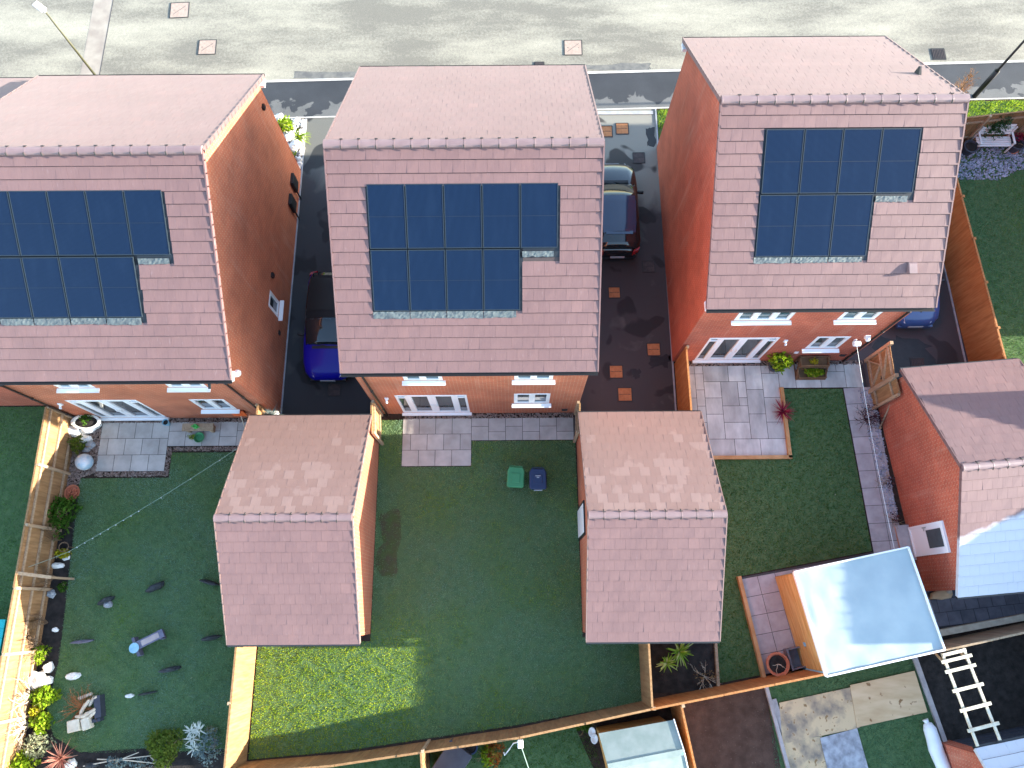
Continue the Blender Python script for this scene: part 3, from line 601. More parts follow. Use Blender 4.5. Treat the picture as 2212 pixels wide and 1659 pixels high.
b = MB(); b.hexa([Tr(11.28, S-4.66, .02), Tr(11.54, S-4.66, .02), Tr(11.54, S-4.36, .02), Tr(11.28, S-4.36, .02), Tr(11.30, S-4.66, .16), Tr(11.52, S-4.66, .16), Tr(11.52, S-4.40, .07), Tr(11.30, S-4.40, .07)]); b.build('tile_vent', 'ridge_tile', h)
# neighbour joined on the far left, and the next house in the row on the right (both mostly out of frame)
H0 = house('brick house at the far left edge, only a strip of rear wall in view', -22.9, -15.62, 12.05, 5.0, 4.75, 7.9, 7.05, None, holes=[(-18.0, -16.75, 2.55, 3.65, 'win', 2), (-21.5, -19.2, .14, 2.38, 'door')], g='deep')
H4 = house('brick house beyond the right edge shading the right hand lawn', 22.2, 29.4, 14.1, 4.75, 5.576, 8.79, 9.6, None, holes=[], g='deep')

def garage(label, x0, x1, yr, d, ze, zr, ph=0., deep=False, door=None, group='brick garages with tiled roofs', tile='roof_tile'):
    o0 = Vector(((x0+x1)/2, yr, 0)); h = thing('brick_garage', tuple(o0), label, 'garage', group)
    co, si = math.cos(ph), math.sin(ph)
    def W(x, y, z): return (x0+(x-x0)*co-(y-yr)*si, yr+(x-x0)*si+(y-yr)*co, z)
    zt = zr-.10; S = math.hypot(d, zt-ze); cy, cz = d/S, (zt-ze)/S
    Tr = lambda x, s, n: W(x, yr-d+s*cy-n*cz, ze+s*cz+n*cy); Tf = lambda x, s, n: W(x, yr+d-s*cy+n*cz, ze+s*cz+n*cy)
    rm = MB(); roof_slope(rm, Tr, x0, x1, S)
    if tile == 'roof_tile_patchy':
        for fi in range(len(rm.f)): rm.mi.setdefault(fi, 3)
    roof_slope(rm, lambda x, s, n: Tf(x0+x1-x, s, n), x0, x1, S)
    for T in (Tr, Tf):
        for xx in (x0-.035, x1+.005):
            for i in range(int(S/.335)+1):
                a, b = i*.335, min((i+1)*.335+.03, S); rm.hexa([T(xx,a,-.09),T(xx+.03,a,-.09),T(xx+.03,b,-.09),T(xx,b,-.09),T(xx,a,.04),T(xx+.03,a,.04),T(xx+.03,b,.028),T(xx,b,.028)])
    rm.cur = 1
    for T in (Tr, Tf): rm.hexa([T(x0,-.02,-.09),T(x1,-.02,-.09),T(x1,S,-.09),T(x0,S,-.09),T(x0,-.02,-.002),T(x1,-.02,-.002),T(x1,S,-.002),T(x0,S,-.002)])
    roof = rm.build('roof', [tile, 'roof_deck', 'tile_edge_shade', 'roof_tile'], h)
    rg = MB(); ridge_tiles(rg, lambda x, a, b: W(x, yr+a, zt-.01+b), x0-.02, x1+.02, .44, .12, rg)
    rg.build('ridge', ['ridge_tile', 'iron_dark'], roof)
    a0, a1, b0, b1 = x0+.1, x1-.1, yr-d+.2, yr+d-.2; zw = ze+.2*cz/cy-.12
    wm = MB()
    TB = lambda a, o, z: W(a, b0-o, z); TF = lambda a, o, z: W(a0+a1-a, b1+o, z); TE = lambda a, o, z: W(a1+o, a, z); TW = lambda a, o, z: W(a0-o, b0+b1-a, z)
    hw = [door] if door else []
    gd = (a0+.35, a1-.35, -.1, 2.08)
    wall_face(wm, TB, a0, a1, -.1, zw, []); wall_face(wm, TF, a0, a1, -.1, zw, [gd]); wall_face(wm, TE, b0, b1, -.1, zw, []); wall_face(wm, TW, b0, b1, -.1, zw, hw)
    for T in (TE, TW):
        q = [(b0, zw), (b1, zw), (yr if T is TE else b0+b1-yr, zt-.12)]; wm.face([T(a,0,z) for a, z in q], q)
    wm.build('wall', 'red_brick_deep' if deep else 'red_brick', h)
    m = MB(); tb(m, TF, gd[0], gd[1], -.07, -.04, .0, gd[3])
    for k in range(7): tb(m, TF, gd[0]+.05, gd[1]-.05, -.04, -.025, .06+k*.29, .06+k*.29+.24)
    m.build('garage_door', 'dark_box', h)
    for s, T in ((1, Tf), (-1, Tr)):
        f = MB(); f.hexa([T(x0-.02,-.08,-.09),T(x1+.02,-.08,-.09),T(x1+.02,-.025,-.09),T(x0-.02,-.025,-.09),T(x0-.02,-.08,.0),T(x1+.02,-.08,.0),T(x1+.02,-.025,.0),T(x0-.02,-.025,.0)]); f.build('gutter', 'black_plastic', h)
    return h, TB, TE, TW, TF, Tr, Tf, S, W
G1 = garage('brick garage with a pinkish tiled roof below the gap between the left and middle houses', -8.457, -4.575, 2.523, 3.478, 2.3, 4.38, tile='roof_tile_patchy')
G2 = garage('brick garage with a pale patchy tiled roof left of the stone slab patio', 2.15, 6.035, 2.53, 3.47, 2.45, 4.46, tile='roof_tile_patchy')
h, TB, TE, TW, TF, Tr, Tf, S, W = G2
m = MB(); tb(m, TW, 1.9, 2.8, .001, .06, .1, 2.15); dd = m.build('side_door', 'white_upvc', h, bevel=.01); m = MB(); tb(m, TW, 1.82, 2.88, .001, .045, .02, .098); tb(m, TW, 1.82, 1.898, .001, .05, .1, 2.2); tb(m, TW, 2.802, 2.88, .001, .05, .1, 2.2); tb(m, TW, 1.9, 2.8, .001, .05, 2.152, 2.23); m.build('door_frame', 'lamp_black', dd)
G3 = garage('brick garage at the right edge with a white glazed door in its side wall', 13.13, 17.05, 3.863, 3.623, 2.2, 4.17, .08, True, tile='roof_tile_frosty')
h, TB, TE, TW, TF, Tr, Tf, S, W = G3
# white back door in the garden side of the right hand garage
b0_, b1_ = 3.863-3.623+.2, 3.863+3.623-.2
ya, yb = 1.55, 2.52
A0, A1 = b0_+b1_-yb, b0_+b1_-ya
m = MB(); tb(m, TW, A0, A1, .001, .05, .22, 2.24); bd = m.build('back_door', 'white_upvc', h)
m = MB(); f = .07
tb(m, TW, A0, A1, .05, .075, .22, .22+f); tb(m, TW, A0, A1, .05, .075, 2.24-f, 2.24); tb(m, TW, A0, A0+f, .05, .075, .22+f, 2.24-f); tb(m, TW, A1-f, A1, .05, .075, .22+f, 2.24-f)
m.build('door_frame', 'white_upvc', bd)
m = MB(); tb(m, TW, A0+.2, A1-.2, .05, .062, 1.22, 2.06); m.build('pane', 'glass_dark', bd)
m = MB(); tb(m, TW, A0+.09, A0+.13, .075, .10, 1.1, 1.3); tb(m, TW, A0+.09, A0+.22, .10, .115, 1.19, 1.22); m.build('handle', 'galv', bd)
m = MB(); tb(m, TW, A0-.08, A1+.08, .0, .42, -.02, .13); st = m.build('door_step', 'red_brick_deep', h); m = MB(); tb(m, TW, A0-.1, A1+.1, .0, .45, .132, .17); m.build('step_slab', 'slab_lilac', st)

# ------------------------------------------------------------------ ground, road, drives
def sheet(name, mat, poly, z=0., sub=0):
    m = MB(); m.face([(p[0], p[1], z) for p in poly]); return struct(m.build(name, mat, at=(0,0,0), up=True))
def rect(x0, x1, y0, y1): return [(x0,y0),(x1,y0),(x1,y1),(x0,y1)]
sheet('ground', 'ground_earth', rect(-700,700,-700,900), -.16)
ky = lambda x: 20.98+.0235*x; py = lambda x: 19.18+.0235*x
sheet('garden_ground', 'soil', [(-60,-60),(60,-60),(60,py(60)),(-60,py(-60))], -.008)
sheet('road', 'dusty_tarmac', [(-60,ky(-60)),(60,ky(60)),(60,46),(-60,46)], -.10)
sheet('pavement', 'pavement_tarmac', [(-60,py(-60)),(60,py(60)),(60,ky(60)),(-60,ky(-60))], -.002)
m = MB()
for i in range(-40, 40):                                # kerb stones, about 0.9 m each
    a, b = i*.915+.004, (i+1)*.915-.004
    m.hexa([(a,ky(a)-.06,-.14),(b,ky(b)-.06,-.14),(b,ky(b)+.075,-.14),(a,ky(a)+.075,-.14),(a,ky(a)-.06,.012),(b,ky(b)-.06,.012),(b,ky(b)+.05,.008),(a,ky(a)+.05,.008)])
struct(m.build('kerb', 'kerb_stone', at=(0,0,0)))
m = MB()
for i in range(-40, 40):
    a, b = i*.915+.004, (i+1)*.915-.004
    m.hexa([(a,py(a)-.03,-.1),(b,py(b)-.03,-.1),(b,py(b)+.03,-.1),(a,py(a)+.03,-.1),(a,py(a)-.03,.02),(b,py(b)-.03,.02),(b,py(b)+.03,.02),(a,py(a)+.03,.02)])
struct(m.build('pavement_edging', 'kerb_stone', at=(0,0,0)))
# a patched strip across the road and its joint lines
pm('road_patch', (.24,.205,.175), (.33,.295,.245), 1.6, .85, .2, bmp=(50,.2), detail=8)
sheet('road_patch', 'road_patch', [(-17.72,21.0),(-16.93,21.0),(-16.95,46),(-17.8,46)], -.096)
m = MB(); m.beam((-16.92,20.6,-.094),(-16.94,46,-.094),.03,.006); struct(m.build('road_joint', 'joint', at=(0,0,0)))
pm('tarmac_patch', (.10,.10,.098), (.16,.155,.14), 4, .85, .2, bmp=(50,.3))
def ragged(name, mat, x0, x1, y0, y1, z, seed, n=26, k=.12):
    r = random.Random(seed); P = []
    for a, b in (((x0,y0),(x1,y0)),((x1,y0),(x1,y1)),((x1,y1),(x0,y1)),((x0,y1),(x0,y0))):
        for i in range(n//4): t = i/(n//4); P.append((a[0]+(b[0]-a[0])*t+r.uniform(-k,k), a[1]+(b[1]-a[1])*t+r.uniform(-k,k)))
    return sheet(name, mat, P, z)
ragged('tarmac_patch', 'tarmac_patch', -8.9, -4.2, 20.95, 21.28, -.095, 3, 32, .05); ragged('tarmac_patch', 'tarmac_patch', 2.6, 5.8, 21.25, 21.55, -.095, 5, 32, .06)
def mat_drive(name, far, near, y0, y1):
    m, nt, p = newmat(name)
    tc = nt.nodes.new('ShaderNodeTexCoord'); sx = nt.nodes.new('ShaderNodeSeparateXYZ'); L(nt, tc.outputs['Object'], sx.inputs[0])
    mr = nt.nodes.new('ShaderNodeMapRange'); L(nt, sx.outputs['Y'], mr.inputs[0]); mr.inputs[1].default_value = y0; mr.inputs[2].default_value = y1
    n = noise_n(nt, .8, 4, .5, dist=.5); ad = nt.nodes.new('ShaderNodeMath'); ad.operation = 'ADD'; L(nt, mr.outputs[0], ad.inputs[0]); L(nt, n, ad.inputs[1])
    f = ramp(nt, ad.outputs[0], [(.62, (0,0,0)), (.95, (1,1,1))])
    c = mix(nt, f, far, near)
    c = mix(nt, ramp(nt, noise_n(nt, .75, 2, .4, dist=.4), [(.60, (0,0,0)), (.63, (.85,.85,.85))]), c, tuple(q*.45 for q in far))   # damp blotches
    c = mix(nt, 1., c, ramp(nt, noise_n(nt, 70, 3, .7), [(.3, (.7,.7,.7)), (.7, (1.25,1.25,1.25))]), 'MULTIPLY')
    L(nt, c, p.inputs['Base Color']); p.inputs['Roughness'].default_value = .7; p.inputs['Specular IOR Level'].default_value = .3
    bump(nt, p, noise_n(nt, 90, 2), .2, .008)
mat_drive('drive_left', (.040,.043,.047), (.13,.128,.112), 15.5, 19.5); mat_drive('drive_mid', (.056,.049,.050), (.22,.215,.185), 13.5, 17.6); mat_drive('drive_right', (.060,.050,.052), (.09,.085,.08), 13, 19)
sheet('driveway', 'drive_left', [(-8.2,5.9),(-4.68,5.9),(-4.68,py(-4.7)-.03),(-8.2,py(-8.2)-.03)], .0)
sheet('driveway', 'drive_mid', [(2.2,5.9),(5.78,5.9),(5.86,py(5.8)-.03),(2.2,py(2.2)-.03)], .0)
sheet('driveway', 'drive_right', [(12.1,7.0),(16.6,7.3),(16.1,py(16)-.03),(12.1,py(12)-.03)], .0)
m = MB(); m.bx(2.25,5.75,19.02,19.17,.001,.03); struct(m.build('drive_edging', 'edge_kerb', at=(0,0,0)))
for nm, a, b in (('e1', (-8.2,6.0), (-8.2,18.92)), ('e2', (5.8,6.0), (5.87,19.28)), ('e3', (16.42,7.6), (16.1,19.5))):
    m = MB(); n = int((b[1]-a[1])/.92)
    for i in range(n):
        p = [a[0]+(b[0]-a[0])*(i+e)/n for e in (0,1)]; q = [a[1]+(b[1]-a[1])*(i+e)/n for e in (0.004,.996)]
        m.beam((p[0],q[0],0.0),(p[1],q[1],0.0),.055,.07)
    struct(m.build('drive_edging', 'edge_kerb', at=(0,0,0)))

# ------------------------------------------------------------------ lawns with real blades
def inpoly(poly, X, Y):
    r = np.zeros(len(X), bool); n = len(poly); j = n-1
    for i in range(n):
        xi, yi = poly[i]; xj, yj = poly[j]
        with np.errstate(divide='ignore', invalid='ignore'): c = ((yi > Y) != (yj > Y)) & (X < (xj-xi)*(Y-yi)/(yj-yi+1e-12)+xi)
        r ^= c; j = i
    return r
def lawn(poly, mat, dens=1100, h=.05, wd=.017, seed=1, holes=(), z=.004, clump=.55):
    sheet('lawn', 'lawn_base', poly, z)
    rg = np.random.default_rng(seed); P = np.array(poly); a, b = P.min(0), P.max(0); n = int((b[0]-a[0])*(b[1]-a[1])*dens)
    X = rg.uniform(a[0], b[0], n); Y = rg.uniform(a[1], b[1], n); k = inpoly(poly, X, Y)
    for q in holes: k &= ~(inpoly(q, X+rg.normal(0,.12,n), Y+rg.normal(0,.12,n)) & (rg.uniform(0,1,n) < .82))
    X, Y = X[k], Y[k]; n = len(X)
    cl = (np.sin(X*9.1+np.sin(Y*7.3)*2)+np.sin(Y*11.7+np.sin(X*5.9)*2)+np.sin(X*23+Y*3)*np.sin(Y*19-X*4))/3          # clumps
    H = h*(1+clump*cl)*rg.uniform(.6, 1.4, n); A = rg.uniform(0, 2*np.pi, n); lean = rg.uniform(.12, .95, n)
    dx, dy = np.cos(A), np.sin(A); B = A+rg.normal(np.pi/2, .5, n); wx, wy = np.cos(B)*wd/2, np.sin(B)*wd/2; zz = np.full(n, z)
    tip = np.stack([X+dx*H*np.sin(lean), Y+dy*H*np.sin(lean), zz+H*np.cos(lean)], 1)
    V = np.empty((n*3, 3)); V[0::3] = np.stack([X-wx, Y-wy, zz], 1); V[1::3] = np.stack([X+wx, Y+wy, zz], 1); V[2::3] = tip
    me = bpy.data.meshes.new('grass'); me.vertices.add(n*3); me.loops.add(n*3); me.polygons.add(n)
    me.vertices.foreach_set('co', V.ravel().astype(np.float32)); me.loops.foreach_set('vertex_index', np.arange(n*3, dtype=np.int32))
    me.polygons.foreach_set('loop_start', np.arange(0, n*3, 3, dtype=np.int32)); me.update(calc_edges=True); me.materials.append(MATS[mat])
    o = bpy.data.objects.new('grass', me); C.objects.link(o); o['kind'] = 'stuff'; return o
bare = [(-4.5,1.0),(-3.8,1.05),(-3.35,1.25),(-3.45,1.7),(-3.75,2.0),(-3.7,2.6),(-3.85,3.2),(-4.4,3.3)]
lawn([(-4.66,6.42),(-3.87,6.42),(-3.85,4.74),(-1.43,4.74),(-1.43,5.64),(2.2,5.64),(2.24,-.9),(4.05,-.9),(4.05,-2.85),(.15,-3.5),(-5.2,-4.2),(-8.3,-4.45),(-8.3,-.98),(-4.66,-.98)], 'grass_middle', seed=2, holes=[bare])
pm('worn_turf', (.075,.068,.040), (.06,.095,.030), 3.5, .95, .1, bmp=(24,.8)); ragged('bare_soil', 'worn_turf', -4.5, -3.75, 1.15, 3.25, .006, 8, 24, .16)
g1lawn = [(-14.98,4.42),(-9.6,4.42),(-9.6,5.3),(-8.5,5.3),(-8.45,-4.2),(-8.9,-4.3),(-10.4,-4.22),(-11.6,-4.12),(-11.9,-4.22),(-13.6,-4.22),(-14.5,-3.75),(-14.86,-3.0),(-14.72,-1.6),(-14.76,-.3),(-14.86,1.5)]
lawn(g1lawn, 'grass_blade', seed=3)
lawn([(-11.9,4.42),(-9.6,4.42),(-9.6,5.3),(-11.9,5.3)], 'grass_blade', seed=13, z=.006)
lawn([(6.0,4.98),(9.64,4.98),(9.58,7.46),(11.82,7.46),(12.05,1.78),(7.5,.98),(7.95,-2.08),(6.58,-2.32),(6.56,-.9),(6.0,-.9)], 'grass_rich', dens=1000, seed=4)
lawn([(-20.5,-6),(-15.5,-6),(-15.5,7.0),(-20.5,7.0)], 'grass_left', dens=800, seed=5)
lawn([(16.62,6.9),(21.6,6.9),(21.6,17.6),(16.2,17.2)], 'grass_left', dens=800, seed=6)
lawn([(16.0,17.6),(21.5,18.3),(22,19.6),(16.0,19.45)], 'grass_verge', dens=1200, h=.09, seed=7)
lawn([(5.92,17.5),(9.5,17.5),(9.5,19.3),(5.92,19.22)], 'grass_verge', dens=1200, h=.09, seed=8)
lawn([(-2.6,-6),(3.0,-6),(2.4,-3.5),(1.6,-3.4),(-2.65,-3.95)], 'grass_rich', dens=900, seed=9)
lawn([(8.1,-6),(13.6,-6),(13.1,-2.0),(12.75,-1.35),(8.05,-2.2)], 'grass_turf', dens=900, seed=10)
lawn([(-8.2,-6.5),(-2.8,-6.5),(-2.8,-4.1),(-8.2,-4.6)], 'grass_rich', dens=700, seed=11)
ragged('mulch_bed', 'soil_dark', 4.12, 6.5, -2.6, -.9, .006, 11, 24, .03)
sheet('soil_plot', 'soil_brown', [(4.95,-2.8),(8.0,-2.3),(8.5,-7),(5.6,-7)], .006)
sheet('soil_plot', 'soil_dark', [(12.9,-1.5),(20,-.2),(20,-7),(14.0,-7)], .006)
sheet('shed_plot', 'soil', [(1.9,-3.55),(4.8,-2.95),(5.3,-6),(3,-6)], .005)
sheet('soil_bed', 'soil_dark', [(-15.4,3.7),(-14.93,3.9),(-14.84,1.5),(-14.74,-.3),(-14.70,-1.6),(-14.84,-3.0),(-14.48,-3.75),(-13.6,-4.2),(-11.5,-4.1),(-10.4,-4.2),(-8.4,-4.1),(-8.4,-5.5),(-15.4,-5.5)], .009)

def litter(n, seed):
    m = MB(); r = random.Random(seed)
    for i in range(n):
        a, b, c, d = r.choice(((-14.5,-8.7,-4.0,4.2),(-7.9,3.9,-3.0,-1.0),(-3.2,2.0,-1.0,4.5),(6.3,11.8,1.8,4.8))); x, y = r.uniform(a, b), r.uniform(c, d); s_ = r.uniform(.012, .034); t = r.uniform(0, 3.1)
        u, v = (math.cos(t)*s_, math.sin(t)*s_), (-math.sin(t)*s_*.6, math.cos(t)*s_*.6)
        m.face([(x-u[0],y-u[1],.05),(x+v[0],y+v[1],.058),(x+u[0],y+u[1],.05),(x-v[0],y-v[1],.062)])
    return stuff(m.build('fallen_leaves', 'leaf_sage', at=(0,0,0)))
litter(150, 5)
def gravel(poly, mat, n, size, seed, z=.01, name='gravel'):
    m = MB(); r = random.Random(seed); P = np.array(poly); a, b = P.min(0), P.max(0)
    for i in range(n):
        x, y = r.uniform(a[0], b[0]), r.uniform(a[1], b[1])
        if not inpoly(poly, np.array([x]), np.array([y]))[0]: continue
        s = size*r.uniform(.6, 1.3); rz = r.uniform(0, 3.1); co, si = math.cos(rz), math.sin(rz); i0 = len(m.v); h = s*r.uniform(.5, .8)
        k = 5
        for q, hh in ((1, 0), (.95, h*.5), (.45, h)):
            for j in range(k):
                t = 2*math.pi*j/k; u, v = math.cos(t)*s*q*.62, math.sin(t)*s*q*.45; m.v.append((x+u*co-v*si, y+u*si+v*co, z+hh))
        for q in range(2):
            for j in range(k): m.addf((i0+q*k+j, i0+q*k+(j+1)%k, i0+(q+1)*k+(j+1)%k, i0+(q+1)*k+j))
        m.addf(tuple(i0+2*k+j for j in range(k)))
    return stuff(m.build(name, mat, at=(0,0,0)))
gravel(rect(-3.8,2.15,6.46,6.64), 'gravel_pink', 900, .05, 1); gravel(rect(-14.5,-8.5,6.38,6.55), 'gravel_pink', 800, .05, 2); gravel(rect(6.0,12.7,8.36,8.52), 'gravel_pink', 800, .05, 3)
gravel([(-15.38,6.5),(-14.5,6.5),(-14.46,4.62),(-14.95,4.45),(-15.0,3.75),(-15.38,3.75)], 'gravel_pink', 2600, .055, 4)
gravel([(-14.5,4.64),(-12.08,4.64),(-12.06,5.5),(-9.5,5.5),(-9.5,5.36),(-11.9,5.36),(-11.95,4.48),(-14.5,4.48)], 'gravel_pink', 5000, .05, 5)
gravel([(12.35,7.4),(12.95,7.4),(13.1,3.0),(12.75,3.0)], 'gravel_blue', 900, .05, 6)
gravel([(16.7,16.4),(17.6,15.95),(19.0,15.9),(20.4,16.5),(21.5,17.6),(16.6,17.2)], 'gravel_blue', 2600, .07, 7)
gravel([(-9.7,16.4),(-8.25,16.4),(-8.25,18.9),(-11.5,18.9),(-11.5,16.6)], 'cobble', 900, .16, 8, name='cobbles')

# ------------------------------------------------------------------ paving
def slabs(name, mat, joint, area, items, th=.03, z=.012, ph=0., o=(0,0)):
    m = MB(); co, si = math.cos(ph), math.sin(ph); r = random.Random(len(items))
    f = lambda x, y: (o[0]+(x-o[0])*co-(y-o[1])*si, o[1]+(x-o[0])*si+(y-o[1])*co)
    for (x0,x1,y0,y1) in items:
        q = [f(x0+.008,y0+.008), f(x1-.008,y0+.008), f(x1-.008,y1-.008), f(x0+.008,y1-.008)]; e = [z+r.uniform(-.003,.003) for _ in q]
        m.hexa([(*p, z-th) for p in q]+[(*p, z_+.01) for p, z_ in zip(q, e)])
    m.cur = 1; m.face([(p[0], p[1], z+.002) for p in area])
    return struct(m.build(name, [mat, joint], at=(0,0,0), up=True))
def rows(x0, x1, y0, y1, s=.6, half=True):
    out = []; n = max(1, round((y1-y0)/s)); g = (y1-y0)/n
    for i in range(n):
        ya, x = y0+i*g, x0; first = True
        while x < x1-.05:
            w = s*(.5 if (half and first and i % 2) else 1); e = min(x+w, x1)
            if x1-e < .12: e = x1
            out.append((x, e, ya, ya+g)); x = e; first = False
    return out
def stagger(x0, x1, y0, y1, s=.6):
    out = []; x = x0; i = 0
    while x < x1-.05:
        e = min(x+s, x1); c = y0+(y1-y0)*(.38 if i % 2 else .62); out += [(x,e,y0,c),(x,e,c,y1)]; x = e; i += 1
    return out
def ashlar(x0, x1, y0, y1, u, seed):
    r = random.Random(seed); W, H = int(round((x1-x0)/u)), int(round((y1-y0)/u)); g = [[0]*W for _ in range(H)]; out = []
    for j in range(H):
        for i in range(W):
            if g[j][i]: continue
            opts = [(2,2),(3,2),(2,3),(2,2),(2,1),(1,2),(1,1)]; r.shuffle(opts); opts = sorted(opts, key=lambda t: -t[0]*t[1]+r.uniform(0,4))
            for (w, h) in opts+[(1,1)]:
                if i+w <= W and j+h <= H and all(not g[j+b][i+a] for a in range(w) for b in range(h)):
                    for a in range(w):
                        for b in range(h): g[j+b][i+a] = 1
                    out.append((x0+i*u, x0+(i+w)*u, y0+j*u, y0+(j+h)*u)); break
    return out
slabs('patio', 'slab_grey', 'joint', [(-3.86,4.76),(-1.44,4.76),(-1.44,5.66),(2.2,5.66),(2.2,6.47),(-3.86,6.47)], rows(-3.86,-1.44,4.76,6.47,.58)+stagger(-1.44,2.2,5.66,6.47))
slabs('patio', 'slab_grey', 'joint', [(-14.48,4.65),(-12.09,4.65),(-12.09,5.53),(-8.6,5.53),(-8.6,6.4),(-14.48,6.4)], rows(-14.48,-12.09,4.65,6.4,.6)+stagger(-12.09,-8.6,5.53,6.4))
p3 = ashlar(5.98,9.58,5.05,8.35,.3,5)+ashlar(9.58,12.58,7.5,8.35,.3,9)
slabs('patio', 'slab_sand', 'joint_dark', [(5.98,5.05),(9.58,5.05),(9.58,7.5),(12.7,7.5),(12.7,8.35),(5.98,8.35)], p3)
pa = []
for i in range(10): pa += [(11.85,12.45,7.48-(i+1)*.6,7.48-i*.6),(12.45,12.9,7.48-(i+1)*.6,7.48-i*.6)]
slabs('garden_path', 'slab_lilac', 'joint', [(11.85,7.48),(12.9,7.48),(13.1,1.5),(12.1,1.5)], pa, ph=.042, o=(11.85,7.48))
sp_ = [(7.52+i*.6, 8.12+i*.6, -2.25+j*.6, -1.65+j*.6) for i in range(10) for j in range(5) if not (i > 8 and j > 3)]
slabs('shed_patio', 'slab_lilac', 'joint', [(7.56,.95),(12.1,1.75),(13.2,1.9),(13.3,-1.1),(8.0,-2.1)], [(a-7.52+8.03,b-7.52+8.03,c+.17,d+.17) for a,b,c,d in sp_], ph=.17, o=(7.98,-2.1))
slabs('rear_patio', 'slab_slate', 'joint_dark', [(12.6,-1.0),(20,.2),(20,1.0),(12.6,1.0)], [(a,b,c,d) for a,b,c,d in rows(12.9,20,-.75,.95,.45)], ph=.1, o=(12.9,-.75))
def sleeper_run(name, pts, w=.12, z0=-.05, z1=.13, mat='sleeper', label='', cat='edging'):
    m = MB()
    for a, b in zip(pts, pts[1:]): m.beam((a[0],a[1],(z0+z1)/2), (b[0],b[1],(z0+z1)/2), w, z1-z0)
    return tag(m.build(name, mat), label, cat)
sleeper_run('timber_edging', [(9.62,7.5),(9.64,4.95)], label='brown timber edging down the right side of the stone slab patio')
sleeper_run('timber_edging', [(9.70,4.98),(6.0,4.98)], label='brown timber edging along the lower side of the stone slab patio')
sleeper_run('timber_edging', [(7.47,.98),(7.97,-2.15)], z1=.2, label='orange brown sleeper edging left of the lilac slabs by the shiny roofed shed')
sleeper_run('timber_edging', [(6.53,-.95),(6.5,-2.4)], w=.09, z1=.15, mat='fence_grey', label='short grey brown board edging the dark mulch bed')
sleeper_run('timber_edging', [(12.85,-1.0),(20,.2)], w=.2, z1=.22, mat='pale_timber', label='pale log edging below the dark slabs at the right edge')
sleeper_run('timber_edging', [(8.02,-2.36),(8.5,-5.0)], w=.11, z1=.12, mat='grey_timber', label='pale grey board between the brown soil plot and the plywood sheets')
sleeper_run('timber_edging', [(12.9,-1.58),(13.55,-4.6)], w=.14, z1=.12, mat='grey_timber', label='pale grey board between the plywood garden and the dark soil with the ladder')

# ------------------------------------------------------------------ fences and gates
def fence(label, p0, p1, h=1.8, side=1, mat='fence_wood', bay=1.83, posts=True, rails=3, board=.11, cap=True, post_mat='post_wood', z0=0., name='wooden_fence', group=None):
    """close boarded run p0 -> p1; side=+1 puts the rails to the left of that direction"""
    a, b = Vector((*p0, z0)), Vector((*p1, z0)); D = (b-a); Ln = D.length; d = D/Ln; nrm = Vector((-d.y, d.x, 0))*side
    t = thing(name, tuple((a+b)/2), label, 'fence', group); n = max(1, round(Ln/bay)); r = random.Random(int(Ln*100)+7)
    for i in range(n):
        s0, s1 = i*Ln/n, (i+1)*Ln/n; m = MB(); k = max(1, int((s1-s0)/board)); hb = h+r.uniform(-.02, .02)
        for j in range(k):
            u0, u1 = s0+(s1-s0)*j/k, s0+(s1-s0)*(j+1)/k+.012; e = r.uniform(-.012, .012)
            o0, o1 = .0, -.014
            q = lambda u, o, z: tuple(a+d*u+nrm*o+Vector((0,0,z)))
            m.hexa([q(u0,o0,.04),q(u1,o0-.012,.04),q(u1,o1-.012,.04),q(u0,o1-.006,.04),q(u0,o0,hb+e),q(u1,o0-.012,hb+e),q(u1,o1-.012,hb+e),q(u0,o1-.006,hb+e)])
        if cap: m.beam(a+d*(s0+.01)+Vector((0,0,hb+.035)), a+d*(s1-.01)+Vector((0,0,hb+.035)), .06, .028)
        m.beam(a+d*s0-nrm*.004+Vector((0,0,.06)), a+d*s1-nrm*.004+Vector((0,0,.06)), .03, .13)
        pn = m.build('panel', mat, t)
        if rails:
            for z in ([.3, .95, 1.6] if rails == 3 else [.35, 1.45]):
                m = MB(); z *= h/1.8; m.beam(a+d*(s0+.02)+nrm*.03+Vector((0,0,z)), a+d*(s1-.02)+nrm*.03+Vector((0,0,z)), .05, .075)
                m.build('rail', post_mat if mat != 'fence_orange' else mat, pn)
    if posts:
        for i in range(n+1):
            c = a+d*(i*Ln/n)+nrm*.05; m = MB(); m.box((c.x, c.y, z0+(h+.06)/2), (.09, .09, h+.06), math.atan2(d.y, d.x)); m.build('post', post_mat, t)
    return t
fence('long weathered fence with rails and climbing stems down the left garden', (-15.40, 6.5), (-15.38, -7.0), side=1, mat='fence_wood')
fence('brightly sunlit fence between the left lawn and the sunny lawn patch, below the garage', (-8.37, -.72), (-8.37, -4.52), side=-1, rails=2)
RF = [(-8.4,-4.52),(-5.2,-4.30),(.15,-3.60),(4.02,-2.86),(6.2,-2.48),(9.27,-1.93),(12.86,-1.30)]
FL = ['brown rear fence piece at the lower left end, below the sunlit lawn patch', 'long brown rear fence below the open middle lawn', 'brown rear fence run ending at the narrow side fence, right of the middle lawn',
      'orange brown rear fence piece below the dark mulch bed', 'orange brown rear fence piece left of the shiny roofed shed', 'orange brown rear fence piece behind the shiny roofed shed']
for i in range(6): fence(FL[i], RF[i], RF[i+1], side=-1, mat='fence_wood' if i < 3 else 'fence_orange', rails=0, posts=False, board=.10, group='rear garden fences')
fence('pale topped rear fence at the right edge behind the dark soil plot', (12.86,-1.30), (20.0, .10), side=-1, mat='fence_grey', rails=2, posts=False, group='rear garden fences')
fence('narrow brown fence with a bright sunlit edge beside the mulch bed', (4.07,-.72), (4.07,-2.84), side=1, rails=0, mat='fence_wood')
